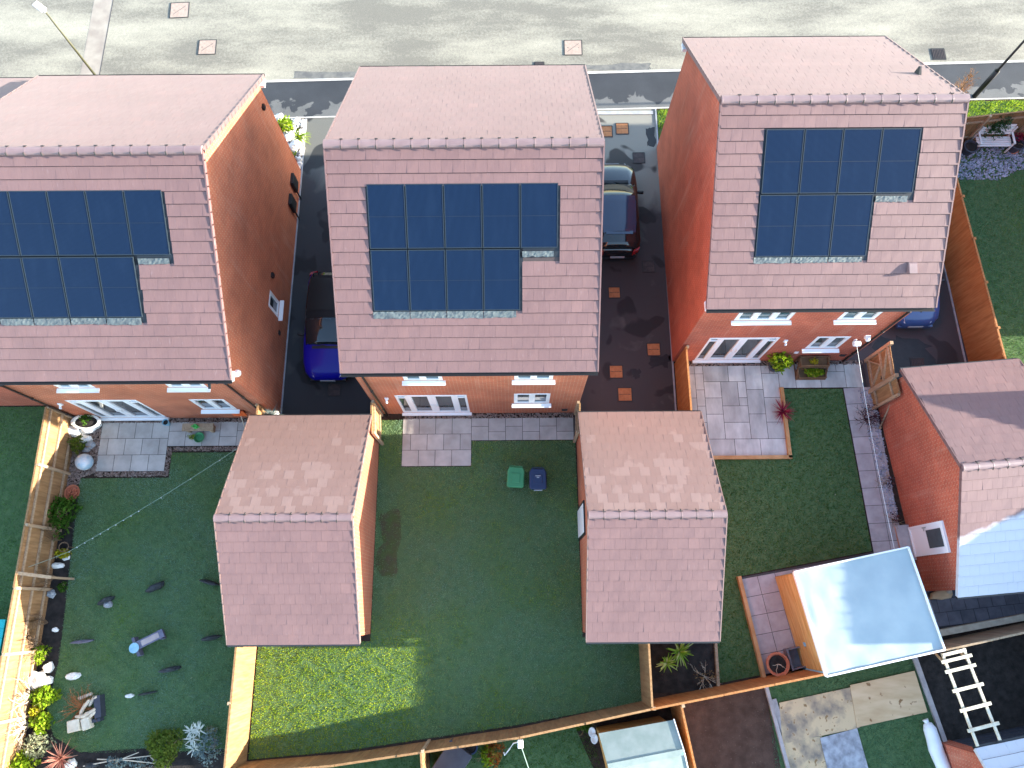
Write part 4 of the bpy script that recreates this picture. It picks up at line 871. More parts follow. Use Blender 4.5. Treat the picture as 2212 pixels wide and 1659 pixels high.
fence('short orange fence between the middle driveway and the stone slab patio', (5.90, 8.45), (5.90, 6.05), side=1, mat='fence_orange', rails=0)
fence('sunlit pale gate fence joining the middle house to the pinkish garage', (-4.66, 6.6), (-4.60, 5.55), side=1, rails=2, posts=True)
fence('short fence joining the middle house to the patchy roofed garage', (2.27, 6.6), (2.22, 5.6), side=-1, rails=2, h=1.5)
fence('bright sunlit fence stub beside the tall grass planter, at the left house corner', (-8.40, 6.52), (-8.42, 5.82), side=-1, rails=0)
fence('tall orange fence sloping away between the right driveway and the far right lawn', (16.60, 7.35), (16.02, 17.45), side=-1, mat='fence_orange', rails=2, post_mat='fence_orange', h=1.85)
fence('dark brown fence behind the white bench in the top right garden', (16.1, 17.45), (22.0, 18.15), side=-1, mat='fence_wood', rails=2, h=1.6)
fence('sunlit stub of fence at the bottom edge, left of the dark box', (-2.72,-3.95), (-2.45,-6.5), side=1, rails=0)
fence('brown fence at the bottom edge between the green roofed shed and the brown soil plot', (4.93,-2.78), (5.55,-6.5), side=1, mat='fence_orange', rails=2)
# boarded garden gate with braces beside the right hand house
g = thing('garden_gate', (12.77, 7.8, 0), 'brown boarded gate with diagonal braces between the right house and garage', 'gate')
m = MB(); r = random.Random(5)
for j in range(11): m.bx(12.80, 12.82, 7.42+j*.095, 7.42+j*.095+.09, .06, 1.80+r.uniform(-.01,.01))
m.build('boards', 'fence_wood', g)
m = MB()
for z in (.25, 1.05, 1.65): m = MB(); m.bx(12.755, 12.799, 7.44, 8.44, z, z+.09); m.build('rail', 'post_wood', g)
m = MB(); m.beam((12.775,7.5,.34),(12.775,8.0,1.05),.04,.09,(1,0,0)); m.beam((12.773,8.38,.34),(12.773,8.02,1.05),.04,.09,(1,0,0)); m.beam((12.775,7.5,1.14),(12.775,8.38,1.64),.04,.08,(1,0,0)); m.build('brace', 'post_wood', g)
for y in (7.36, 8.50): m = MB(); m.box((12.8, y, .98), (.11,.11,1.96)); m.build('post', 'post_wood', g)
m = MB(); m.bx(12.74,12.755,7.5,7.62,1.0,1.04); m.bx(12.72,12.74,7.5,7.53,1.0,1.04); m.build('latch', 'iron_dark', g)
fence('short boarded fence piece with battens between the gate and the right garage', (12.80, 7.30), (12.86, 6.72), side=-1, rails=2)

# ------------------------------------------------------------------ covers, drains, street furniture
def cover(name, label, c, mat, s=.45, ph=0., frame=True, group='access covers'):
    t = thing(name, (c[0], c[1], c[2]), label, 'manhole cover' if name != 'drain_grate' else 'drain', group)
    m = MB(); k = s/2
    for a, b in (((-k,-k),(k,-k)),((k,-k),(k,k)),((k,k),(-k,k)),((-k,k),(-k,-k))):
        pa = (c[0]+a[0]*math.cos(ph)-a[1]*math.sin(ph), c[1]+a[0]*math.sin(ph)+a[1]*math.cos(ph), c[2]+.008); pb = (c[0]+b[0]*math.cos(ph)-b[1]*math.sin(ph), c[1]+b[0]*math.sin(ph)+b[1]*math.cos(ph), c[2]+.008)
        m.beam(pa, pb, .03, .016)
    m.build('frame', 'iron_dark', t)
    m = MB(); m.box((c[0], c[1], c[2]+.006), (s-.04, s-.04, .012), ph)
    if name == 'drain_grate':
        lid = m.build('lid', 'iron_dark', t); m = MB()
        for i in range(8):
            x = -s/2+.05+i*(s-.1)/7; m.beam((c[0]+x*math.cos(ph)-(-s*.42)*math.sin(ph), c[1]+x*math.sin(ph)-s*.42*math.cos(ph), c[2]+.02), (c[0]+x*math.cos(ph)-s*.42*math.sin(ph), c[1]+x*math.sin(ph)+s*.42*math.cos(ph), c[2]+.02), .022, .014)
        m.build('bars', 'cover_dark', lid)
    else:
        lid = m.build('lid', mat, t); m = MB()
        for sx, sy in ((-.3, 0), (.3, 0)) : m.box((c[0]+sx*s, c[1]+sy*s, c[2]+.013), (.05,.02,.006), ph)
        m.box((c[0], c[1], c[2]+.0125), (s*.86, .012, .004), ph+(.7 if 'dust' in mat else 0))
        m.build('lifting_key', 'iron_dark', lid)
    return t
rd = lambda x, y: U(x, y, -.095)
cover('manhole_cover', 'pinkish road cover nearest the top edge, above the left house', rd(388,22), 'cover_dust', .78, .05)
cover('manhole_cover', 'pinkish road cover just above the left house roof', rd(448,102), 'cover_dust', .72, .02)
cover('manhole_cover', 'pinkish road cover above the middle house roof', rd(1238,103), 'cover_dust', .74, .0)
dr = lambda x, y: U(x, y, .004)
cover('manhole_cover', 'whole orange cover on the sunlit end of the middle driveway', dr(1344,278), 'cover_rust', .50)
cover('manhole_cover', 'orange cover half hidden by the middle house roof', dr(1309,284), 'cover_rust', .50)
cover('manhole_cover', 'dark cover in shade in front of the black car', dr(1380,341), 'cover_dark', .46)
cover('manhole_cover', 'dark brown cover behind the black car on the right side', dr(1401,576), 'cover_dark', .46)
cover('manhole_cover', 'rusty cover on the left side of the drive, second below the black car', dr(1327,632), 'cover_rust', .44)
cover('manhole_cover', 'rusty cover on the right side of the drive beside the oil stain', dr(1412,755), 'cover_rust', .48)
cover('manhole_cover', 'rusty cover left of the dark stains, above the lowest drive cover', dr(1331,803), 'cover_rust', .48)
cover('manhole_cover', 'rusty cover lowest on the middle driveway, above the garage roof', dr(1350,852), 'cover_rust', .50)
cover('manhole_cover', 'faint dark cover behind the blue car on the left driveway', dr(680,600), 'cover_dark', .46)
cover('manhole_cover', 'faint dark cover in front of the blue car', dr(722,842), 'cover_dark', .46)
cover('drain_grate', 'grated drain on the damp right driveway', dr(1983,787), 'iron_dark', .5)
cover('drain_grate', 'road gully beside the kerb right of the right house', rd(2027,117), 'iron_dark', .55)
cover('drain_grate', 'road gully beside the kerb below the dusty road cover', rd(1165,143), 'iron_dark', .4)

def lamp(name, label, base, h, mat, fat=None, head=True):
    t = thing(name, base, label, 'street lamp'); x, y, z = base
    m = MB()
    if fat: m.tube([(x,y,z),(x,y,z+fat)], .10, 10); m.tube([(x,y,z+fat),(x,y,z+fat+.1),(x,y,z+h)], [.09,.05,.038], 10)
    else: m.tube([(x,y,z),(x,y,z+h)], [.052,.034], 10)
    m.build('column', mat, t, smooth=True)
    m = MB(); m.beam((x-.06,y+.06,z+h+.02),(x-.42,y+.34,z+h+.06),.24,.09); m.beam((x,y,z+h),(x-.1,y+.1,z+h+.03),.09,.07); hd = m.build('lamp_head', 'white_paint', t, bevel=.02)
    m = MB(); m.beam((x-.14,y+.12,z+h-.02),(x-.38,y+.30,z+h+.005),.17,.02); m.build('lens', 'lamp_lens', hd)
lamp('street_lamp', 'slim olive lamp post with a white head rising behind the left house roof', (-16.75, 20.75, 0), 3.75, 'pole_olive')
lamp('street_lamp', 'black lamp post with a thick base beside the right hand pavement', (18.84, 19.78, 0), 5.0, 'lamp_black', fat=1.5)

# ------------------------------------------------------------------ cars
def car(label, x, y, head, paint, roofmat, L_=4.0, Wd=1.74, H=1.5, bonnet=1.0, glass='car_glass', z0=.0, rear='hatch', group='parked cars'):
    """head: heading angle of the nose; local +y is forward"""
    t = thing('parked_car', (x, y, z0), label, 'car', group); co, si = math.cos(head-math.pi/2), math.sin(head-math.pi/2)
    T = lambda a, b, z: (x+a*co-b*si, y+a*si+b*co, z0+z)
    l = L_/2; w = Wd/2
    def loft(st, prof, name, mat, par, cap=True):
        m = MB(); i0 = 0; n = None
        for s in st:
            P = prof(*s); n = len(P)
            for (a, z) in P: m.v.append(T(a, s[0], z))
        for k in range(len(st)-1):
            for j in range(n-1): m.addf((k*n+j, k*n+j+1, (k+1)*n+j+1, (k+1)*n+j))
        if cap: m.addf(tuple(range(n))[::-1]); m.addf(tuple((len(st)-1)*n+j for j in range(n)))
        o = m.build(name, mat, par, smooth=True)
        return o
    # stations: y, half width, top height, bottom height
    st = [(-l, w*.66, .62, .42), (-l+.05, w*.82, .80, .30), (-l+.18, w*.93, .96, .24), (-l+.5, w*.99, 1.0, .20), (-.9, w, .98, .18), (0, w, .97, .18), (l-bonnet-.25, w, .97, .18),
          (l-bonnet, w*.99, .95, .18), (l-.55, w*.97, .86, .20), (l-.25, w*.90, .76, .23), (l-.08, w*.74, .64, .28), (l, w*.55, .52, .36)]
    def prof(yy, hw, top, bot):
        h = [(hw*.90, bot), (hw, bot+.12), (hw, bot+(top-bot)*.55), (hw*.975, top-.10), (hw*.90, top-.02), (hw*.62, top+.015), (hw*.28, top+.03), (0, top+.035)]
        return h+[(-a, z) for a, z in h[-2::-1]]
    body = loft(st, prof, 'body', paint, t)
    yw, yrf, yrr, yr_ = l-bonnet-.15, l-bonnet-.95, -l+.55, -l+.12
    hr, wr, wb = H, w*.70, w*.90
    zb = .965
    def ghoz(yy, hw, top, bot):
        h = [(hw*1.0+.0, bot), (hw*.97, bot+(top-bot)*.5), (hw*.90, top-.05), (hw*.80, top), (hw*.4, top+.035), (0, top+.045)]
        return h+[(-a, z) for a, z in h[-2::-1]]
    cab = [(yr_, wb*.84, zb+.02, zb-.02), (yr_+.1, wb*.90, zb+.16, zb-.02), (yrr, wb*.93, hr-.10, zb-.02), (yrr+.35, wb*.96, hr-.02, zb-.02), (-.2, wb*.99, hr, zb-.02), (yrf, wb*.99, hr-.03, zb-.02), (yrf+.2, wb*.985, hr-.12, zb-.02), (yw-.1, wb*.97, zb+.09, zb-.02), (yw, wb*.95, zb+.02, zb-.02)]
    loft(cab, ghoz, 'side_window', 'car_glass', t)
    def skin(ya, za, wa, yb, zb_, wb_, name, mat, seg=6, lift=.012, par=t):
        m = MB()
        for i in range(2):
            yy, zz, ww = (ya, za, wa) if i == 0 else (yb, zb_, wb_)
            for j in range(seg+1):
                u = -1+2*j/seg; m.v.append(T(ww*u, yy-(.10*u*u if name == 'windscreen' and i == 0 else 0), zz+lift+.045*(1-u*u)*(1 if name != 'roof_panel' else .9)))
        for j in range(seg): m.addf((j, j+1, seg+1+j+1, seg+1+j))
        return m.build(name, mat, par, smooth=True, up=True)
    skin(yw-.02, zb+.02, wb*.86, yrf+.03, hr-.055, wb*.78, 'windscreen', glass)
    m = MB(); seg = 6; rows_ = [(yrf, hr-.022, .80), (yrf-.3, hr-.002, .82), (-.2, hr+.006, .82), (yrr+.35, hr-.008, .79), (yrr+.02, hr-.075, .74)]
    for (yy, zz, ww) in rows_:
        for j in range(seg+1): u = -1+2*j/seg; m.v.append(T(wb*ww*u, yy-(.05*(u*u) if yy < 0 and yy < yrr+.1 else 0), zz+.012+.043*(1-u*u)))
    for k in range(len(rows_)-1):
        for j in range(seg): m.addf((k*7+j, k*7+j+1, (k+1)*7+j+1, (k+1)*7+j))
    m.build('roof_panel', roofmat, t, smooth=True, up=True)
    skin(yrr-.02, hr-.12, wb*.70, yr_+.14, zb+.22, wb*.78, 'rear_window', 'car_glass')
    m = MB(); m.beam(T(-wb*.62, yrr-.03, hr-.05), T(wb*.62, yrr-.03, hr-.05), .12, .03); m.build('rear_spoiler', roofmat, t)
    for s in (-1, 1):
        m = MB(); m.hexa([T(s*w*.52,l-.06,.60),T(s*w*.86,l-.34,.62),T(s*w*.84,l-.52,.76),T(s*w*.60,l-.20,.70),T(s*w*.50,l-.04,.64),T(s*w*.88,l-.33,.70),T(s*w*.82,l-.56,.83),T(s*w*.60,l-.24,.765)]); m.build('headlight', 'lamp_lens', t)
        m = MB(); m.hexa([T(s*w*.62,-l+.0,.66),T(s*w*.86,-l+.10,.66),T(s*w*.92,-l+.28,.70),T(s*w*.66,-l+.10,.70),T(s*w*.62,-l+.02,.90),T(s*w*.86,-l+.09,.94),T(s*w*.93,-l+.22,.95),T(s*w*.66,-l+.10,.93)]); m.build('tail_light', 'red_lens', t)
        m = MB(); m.beam(T(s*w*.93,yw-.36,1.0), T(s*(w+.17),yw-.40,1.03), .10, .13); m.build('wing_mirror', 'lamp_black', t, bevel=.03)
        for yy in (l-.78, -l+.68):
            c = T(s*(w-.10), yy, .31); ax = Vector((co, si, 0)); m = MB(); m.tube([Vector(c)-ax*.10, Vector(c)+ax*.10], .31, 16); ty = m.build('wheel', 'rubber', t)
            m = MB(); m.tube([Vector(c)+ax*s*.095, Vector(c)+ax*s*.115], .2, 10); m.build('rim', 'alloy', ty)
    m = MB(); m.beam(T(-w*.72,l-.05,.38), T(w*.72,l-.05,.38), .12, .16); m.build('bumper', 'black_plastic' if paint != 'car_navy' else paint, t); m = MB(); m.beam(T(-w*.72,-l+.03,.42), T(w*.72,-l+.03,.42), .14, .18); m.build('bumper', 'black_plastic' if paint != 'car_navy' else paint, t)
    m = MB(); m.beam(T(-.26,l+.03,.46), T(.26,l+.03,.46), .02, .11, (0,0,1)); m.beam(T(-.26,-l-.04,.60), T(.26,-l-.04,.60), .02, .11); m.build('number_plate', 'plate_white', t)
    m = MB(); m.beam(T(-.5,yw+.10,.985), T(.5,yw+.10,.985), .10, .02); m.build('scuttle', 'black_plastic', t)
    m = MB(); m.beam(T(-.05,yw+.07,1.0), T(.52,yw-.02,1.03), .02, .015); m.beam(T(-.6,yw+.02,1.0), T(-.06,yw-.0,1.03), .02, .015); m.build('wiper', 'lamp_black', t)
    return t
car('bright blue hatchback parked nose out under the middle house eaves, on the left driveway', -6.50, 9.80, R(-90), 'car_blue', 'car_roof_dark', L_=4.05, glass='car_glass_frosty')
car('black car parked facing the road beside the middle house', 3.92, 14.42, R(90), 'car_black', 'car_roof_gloss', L_=3.95)
car('dark blue car tucked behind the right house eaves, only one end in view', 14.55, 11.75, R(-90), 'car_navy', 'car_navy', L_=4.2)
pm('oil_stain', (.010,.010,.011), (.018,.017,.018), 5, .5)
ragged('oil_stain', 'oil_stain', 5.0, 5.7, 8.35, 8.8, .003, 4, 24, .10); ragged('oil_stain', 'oil_stain', 4.3, 4.62, 7.9, 8.25, .003, 14, 16, .07); ragged('dark_patch', 'oil_stain', 13.3, 15.2, 7.7, 9.3, .003, 6, 28, .22)
ragged('dark_patch', 'oil_stain', 5.45, 5.78, 17.55, 18.4, .003, 9, 20, .06)  # small dark patch at the street end of the middle drive

# ------------------------------------------------------------------ planting helpers
def leaves(m, c, r, n, size, seed, shell=.45, flat=.5, aspect=.5):
    q = random.Random(seed)
    for i in range(n):
        th, cz = q.uniform(0, 2*math.pi), q.uniform(-.5, 1); sz = math.sqrt(max(0, 1-cz*cz)); k = q.uniform(shell, 1)*(1+.25*math.sin(3*th+seed)*math.cos(2*cz+seed))
        p = Vector((c[0]+r[0]*sz*math.cos(th)*k, c[1]+r[1]*sz*math.sin(th)*k, max(.01, c[2]+r[2]*cz*k)))
        d = Vector((q.gauss(0,1), q.gauss(0,1), q.gauss(0,1)*flat+.1)).normalized(); u = d.cross(Vector((q.gauss(0,1), q.gauss(0,1), q.gauss(0,1)))).normalized()
        s = size*q.uniform(.6, 1.4); a = p-d*s*.5; b = p+d*s*.5
        m.face([a, p+u*s*aspect*.5, b, p-u*s*aspect*.5])
def spikes(m, c, n, ln, wd, seed, up=(.1, 1.2), droop=.35, seg=3, r0=.03):
    q = random.Random(seed)
    for i in range(n):
        a = q.uniform(0, 2*math.pi); el = q.uniform(*up); l = ln*q.uniform(.7, 1.15); d = Vector((math.cos(a)*math.cos(el), math.sin(a)*math.cos(el), math.sin(el))); s = Vector((-math.sin(a), math.cos(a), 0))
        p = Vector(c)+d*r0; pts = []
        for k in range(seg+1):
            t = k/seg; pts.append((p+d*l*t-Vector((0,0,droop*l*t*t)), wd*(1-.85*t)*(.7 if k == 0 else 1)))
        i0 = len(m.v)
        for (pp, ww) in pts: m.v += [tuple(pp-s*ww/2), tuple(pp+s*ww/2)]
        for k in range(seg): m.addf((i0+2*k, i0+2*k+1, i0+2*k+3, i0+2*k+2))
def twigs(m, c, n, ln, rad, seed, spread=.9, up=.5, kids=2):
    q = random.Random(seed)
    def br(p, d, l, r, dep):
        mid = p+d*l*.5+Vector((q.gauss(0,.06*l), q.gauss(0,.06*l), 0)); e = p+d*l; m.tube([p, mid, e], [r, r*.75, r*.4], 4, False)
        if dep > 0:
            for _ in range(kids): dd = (d+Vector((q.gauss(0,.5), q.gauss(0,.5), q.gauss(0,.35)))).normalized(); br(p+d*l*q.uniform(.4,.95), dd, l*.55, r*.6, dep-1)
    for i in range(n):
        a = q.uniform(0, 2*math.pi); d = Vector((math.cos(a)*spread, math.sin(a)*spread, up*q.uniform(.5,1.5))).normalized(); br(Vector(c), d, ln*q.uniform(.6,1.1), rad, 2)
def shrub(label, c, r, n, size, mat, seed, stem='bark', cat='shrub', name='shrub', **kw):
    t = thing(name, (c[0], c[1], c[2]), label, cat)
    m = MB(); leaves(m, (c[0], c[1], c[2]+r[2]*.6), r, n, size, seed, **kw); m.build('foliage', mat, t)
    m = MB(); twigs(m, (c[0], c[1], c[2]+.01), 6, r[2]*1.1, .012, seed+3, spread=.6, up=.8, kids=2); m.build('stem', stem, t)
    return t
def pot(par, c, r, h, mat, name='pot', rim=.02, soil=True, sx=1.):
    m = MB(); m.lathe(c, [(r*.68,0),(r*.95,h*.88),(r*1.08,h*.9),(r*1.08,h),(r*.90,h),(r*.86,h-.05),(0,h-.055)], 18, sx=sx); p = m.build(name, mat, par, smooth=False)
    if soil: m = MB(); m.lathe((c[0],c[1],c[2]+h-.052), [(r*.86,0),(r*.5,.015),(0,.02)], 14, sx=sx); m.build('compost', 'soil_dark', p)
    return p
def rock(label, c, r, mat, seed, name='rock', rz=0., amp=.22, cat='rock', group=None):
    m = MB(); m.blob((c[0], c[1], c[2]+r[2]*.55), r, seed, amp, rz=rz); return tag(m.build(name, mat, smooth=False), label, cat, group)

# ---- middle garden: wheelie bins
def bin_(label, c, mat, rz, mark=False):
    t = thing('wheelie_bin', (c[0], c[1], 0), label, 'wheelie bin', 'wheelie bins'); x, y = c[0], c[1]; co, si = math.cos(rz), math.sin(rz)
    T = lambda a, b, z: (x+a*co-b*si, y+a*si+b*co, z)
    m = MB(); m.hexa([T(-.20,-.22,.06),T(.20,-.22,.06),T(.20,.24,.06),T(-.20,.24,.06),T(-.255,-.30,.98),T(.255,-.30,.98),T(.255,.31,.98),T(-.255,.31,.98)]); m.build('body', mat, t, bevel=.02)
    m = MB()
    P = [(-.24,-.36),(.24,-.36),(.285,-.30),(.285,.22),(.22,.33),(-.22,.33),(-.285,.22),(-.285,-.30)]
    i0 = 0; m.v += [T(a,b,.985) for a,b in P]+[T(a,b,1.03) for a,b in P]+[T(a*.9,b*.92,1.06) for a,b in P]
    for k in range(8): m.addf((k,(k+1)%8,8+(k+1)%8,8+k)); m.addf((8+k,8+(k+1)%8,16+(k+1)%8,16+k))
    m.addf(tuple(range(16,24))); lid = m.build('lid', mat, t, bevel=.012)
    m = MB(); P = [(-.15,-.2),(.15,-.2),(.15,.12),(-.15,.12)]; m.hexa([T(a,b,1.06) for a,b in P]+[T(a*.92,b*.92,1.078) for a,b in P]); m.build('lid_panel', mat, lid, bevel=.008)
    m = MB(); m.tube([T(-.19,.36,1.0),T(.19,.36,1.0)], .018, 8); m.beam(T(-.19,.30,.99),T(-.19,.36,1.0),.03,.03); m.beam(T(.19,.30,.99),T(.19,.36,1.0),.03,.03); m.build('handle', mat if not mark else 'bin_blue', t)
    for s in (-1, 1): m = MB(); m.tube([T(s*.20,.25,.1),T(s*.25,.25,.1)], .1, 14); m.build('wheel', 'rubber', t)
    if mark:
        m = MB(); m.hexa([T(-.09,.07,1.0775),T(.09,.07,1.0775),T(.09,.095,1.0775),T(-.09,.095,1.0775),T(-.09,.07,1.081),T(.09,.07,1.081),T(.09,.095,1.081),T(-.09,.095,1.081)])
        m.hexa([T(-.035,.015,1.0775),T(.035,.015,1.0775),T(.05,.045,1.0775),T(-.05,.045,1.0775),T(-.035,.015,1.081),T(.035,.015,1.081),T(.05,.045,1.081),T(-.05,.045,1.081)]); m.build('lid_print', 'plate_white', lid)
        m = MB(); m.tube([T(-.14,-.385,1.0),T(.14,-.385,1.0)], .018, 6); m.build('lid_grip', 'plate_white', lid)
a = U(1114, 1030, 1.0); bin_('green wheelie bin with ribbed lid on the middle lawn', a, 'bin_green', -.06)
a = U(1162, 1034, 1.0); bin_('dark blue wheelie bin with small white print on its lid', a, 'bin_blue', .0, True)

# ---- right garden
c = U(1675, 790, .25)
t = thing('potted_shrub', (c[0], c[1], 0), 'round lime green shrub in a dark pot beside the right house patio doors', 'potted plant'); pot(t, (c[0],c[1],.02), .26, .4, 'dark_box')
m = MB(); leaves(m, (c[0],c[1],.75), (.42,.42,.36), 420, .13, 4); m.build('foliage', 'leaf_lime', t); m = MB(); twigs(m, (c[0],c[1],.42), 6, .4, .012, 3); m.build('stem', 'bark', t)
c = U(1752, 780, .3)
t = thing('planter_stand', (c[0], c[1], 0), 'stepped brown wooden planter against the right house wall under the window', 'planter'); x, y = c[0], 8.12
m = MB()
for yy, z, w_ in ((y-.15, .25, 1.0), (y+.18, .62, 1.0)):
    m.bx(x-.5,x+.5,yy-.18,yy-.15,z-.22,z+.03); m.bx(x-.5,x+.5,yy+.15,yy+.18,z-.22,z+.03); m.bx(x-.5,x-.47,yy-.15,yy+.15,z-.22,z+.03); m.bx(x+.47,x+.5,yy-.15,yy+.15,z-.22,z+.03); m.bx(x-.47,x+.47,yy-.15,yy+.15,z-.2,z-.06)
m.build('box', 'dark_wood', t)
m = MB()
for sx in (-.53, .50): m.bx(x+sx, x+sx+.03, y-.33, y+.36, .0, .04); m.beam((x+sx+.015,y-.3,.04),(x+sx+.015,y+.3,.66),.03,.10); m.beam((x+sx+.015,y+.33,.04),(x+sx+.015,y+.33,.7),.03,.06,(0,1,0))
m.build('side_panel', 'dark_wood', t)
shrub('leafy yellow green plant in the lower planter box', (x+.05, y-.15, .2), (.36,.16,.18), 420, .11, 'leaf_lime', 7, cat='plant', name='bedding_plant')
shrub('small yellow flowers in the upper planter box', (x-.05, y+.18, .56), (.16,.12,.14), 90, .08, 'leaf_yellow', 8, cat='flower', name='bedding_plant')
c = U(1690, 890, .15)
t = thing('cordyline', (c[0], c[1], .02), 'crimson spiky plant at the corner of the stone slab patio', 'plant'); m = MB(); spikes(m, (c[0],c[1],.15), 70, .48, .035, 3, up=(.05,1.3), droop=.25); m.build('leaf', 'spike_red', t); m = MB(); m.tube([(c[0],c[1],.0),(c[0],c[1],.17)], .04, 8); m.build('stem', 'bark', t)
c = U(1868, 905); t = thing('bare_shrub', (c[0], c[1], 0), 'dark purplish bare shrub beside the boarded gate', 'shrub'); m = MB(); twigs(m, (c[0],c[1],.02), 14, .55, .012, 5, .8, .7, 3); m.build('branch', 'leaf_purple', t); m = MB(); leaves(m, (c[0],c[1],.4), (.36,.42,.35), 200, .07, 5); m.build('foliage', 'leaf_purple', t)
def climber(c, seed, label):
    t = thing('climbing_plant', (c[0], c[1], 0), label, 'plant', 'small plants along the right garage wall'); m = MB(); leaves(m, (c[0],c[1],.25), (.14,.26,.3), 80, .07, seed); m.build('foliage', 'leaf_purple', t); m = MB(); twigs(m, (c[0],c[1],.01), 5, .4, .01, seed); m.build('stem', 'bark', t)
climber(U(1915, 1045), 3, 'dark low plant halfway along the right garage side wall'); climber(U(1925, 1120), 6, 'dark low plant just above the white back door step')
a = UY(1850, 742, 8.38)
t = thing('washing_line_reel', a, 'white washing line reel on the right house wall with its long white line', 'washing line'); m = MB(); m.tube([(a[0]-.02,8.52,a[2]),(a[0]-.02,8.40,a[2])], .06, 10); m.tube([(a[0]-.1,8.38,a[2]),(a[0]+.12,8.38,a[2])], .10, 14); m.build('reel', 'white_upvc', t, bevel=.01)
e = U(1935, 1200, 2.0); m = MB(); P = []
for k in range(13): s = k/12; P.append((a[0]+(e[0]-a[0])*s, 8.30+(e[1]-8.30)*s, a[2]+(e[2]-a[2])*s-.12*math.sin(math.pi*s)))
m.tube(P, .006, 5); m.build('line', 'rope_white', t)
a0, a1 = U(1900, 925, .02), UX(1953, 824, 13.25)
m = MB(); m.tube([a0, (a1[0]-.12, a1[1], min(2.2, a1[2]))], .03, 8); m.lathe(a0, [(.035,0),(.045,.05),(.03,.1)], 8); tag(m.build('wooden_pole', 'fence_grey', smooth=True), 'long brown pole leaning against the right garage side wall', 'pole')

# shiny roofed shed
z = 2.1; Q = [U(1723,1238,z), U(1970,1189,z), U(2035,1401,z), U(1785,1458,z)]
q0 = Vector(Q[3]); ex = (Vector(Q[2])-q0).normalized(); ey = Vector((-ex.y, ex.x, 0)); wx, wy_ = 3.58, 2.98
ph_s = math.atan2(ex.y, ex.x); S_ = lambda a, b, zz: tuple(q0+ex*a+ey*b+Vector((0,0,zz-z)))
t = thing('garden_shed', tuple(q0+ex*wx/2+ey*wy_/2-Vector((0,0,z))), 'wooden shed with a shiny pale blue sheet roof', 'shed')
m = MB()
for (A, B) in (((.08,.06),(wx-.08,.06)),((wx-.08,.06),(wx-.08,wy_-.06)),((wx-.08,wy_-.06),(.08,wy_-.06)),((.08,wy_-.06),(.08,.06))):
    k = 13
    for j in range(k):
        z0_ = .04+j*.150; m.beam(S_(*A, z0_+.075), S_(*B, z0_+.075), .022+(.012 if j % 2 else 0), .149)
m.build('wall', 'shed_wood', t)
m = MB(); n1, n2 = 24, 20; r = random.Random(2)
for i in range(n1+1):
    for j in range(n2+1):
        a, b = i/n1*wx, j/n2*wy_; zz = z+.03+.05*(a/wx)+.012*math.sin(i*.9)*math.sin(j*.7+i*.2)+.010*noise.noise(Vector((a*1.5,b*1.5,0)))
        if 0 < i < 3: zz += .025*math.sin(math.pi*min(1,max(0,(b-1.2)/1.5)))
        m.v.append(S_(a, b, zz))
for i in range(n1):
    for j in range(n2): k = i*(n2+1)+j; m.addf((k, k+n2+1, k+n2+2, k+1))
rf = m.build('roof', 'shiny_sheet', t, smooth=True, up=True)
m = MB()
for (A, B) in (((-.03,-.03),(wx+.03,-.03)),((wx+.03,-.03),(wx+.03,wy_+.03)),((wx+.03,wy_+.03),(-.03,wy_+.03)),((-.03,wy_+.03),(-.03,-.03))):
    zz = lambda p: z+.02+.05*(p[0]/wx); m.beam(S_(*A, zz(A)), S_(*B, zz(B)), .05, .14)
m.build('fascia', 'white_paint', rf)
m = MB(); m.beam(S_(.08,.02,2.0), S_(.08,.02,.1), .05, .05, (1,0,0)); m.beam(S_(.045,.75,.95), S_(.045,.87,.95), .03, .12); m.build('latch_box', 'bird_bath_blue', t)
c = U(1676, 1434, .3); t = thing('terracotta_pot', (c[0], c[1], 0), 'large terracotta pot of dark soil with dead stems by the shed', 'plant pot'); pot(t, (c[0],c[1],.02), .34, .5, 'terracotta')
m = MB(); twigs(m, (c[0],c[1],.48), 4, .2, .012, 2, 1.0, .35, 1); m.build('dead_stem', 'twig_pale', t)
c = U(1712, 1420); t = thing('storage_crate', (c[0], c[1], 0), 'grey open crate between the terracotta pot and the shed', 'crate'); co, si = math.cos(.2), math.sin(.2); m = MB()
for (dx, dy, sx, sy) in ((-.23,0,.03,.62),(.23,0,.03,.62),(0,.3,.43,.03),(0,-.3,.43,.03)): m.box((c[0]+dx*co-dy*si, c[1]+dx*si+dy*co, .21), (sx, sy, .40), .2)
m.box((c[0],c[1],.03), (.43,.57,.04), .2); m.build('side_panel', 'crate_grey', t)
m = MB()
for dx in (-.24, .24): m.box((c[0]+dx*co, c[1]+dx*si, .425), (.06, .66, .025), .2)
m.build('rim', 'crate_grey', t)
# yucca and dry plant in the mulch bed
for k, (px, py_, ln, n) in enumerate(((1468, 1408, .50, 44), (1440, 1432, .36, 30))):
    c = U(px, py_, .5); t = thing('yucca', (c[0], c[1], 0), ('larger' if k == 0 else 'smaller')+' bright green yellow spiky plant in the dark mulch bed', 'plant', 'spiky plants in the mulch bed')
    m = MB(); spikes(m, (c[0],c[1],.5), n, ln, .075, 11+k, up=(.0,1.3), droop=.2); m.build('leaf', 'yucca_leaf', t); m = MB(); m.tube([(c[0],c[1],0),(c[0],c[1],.52)], [.05,.04], 8); m.build('trunk', 'bark', t)
c = U(1525, 1462, .2); t = thing('dry_plant', (c[0], c[1], 0), 'straggly dry stems beside the board of the mulch bed', 'plant'); m = MB(); twigs(m, (c[0],c[1],.01), 12, .42, .009, 4, 1.0, .4, 2); m.build('stem', 'twig_pale', t); m = MB(); leaves(m, (c[0],c[1],.22), (.4,.22,.2), 90, .07, 9); m.build('leaf', 'leaf_dry', t)
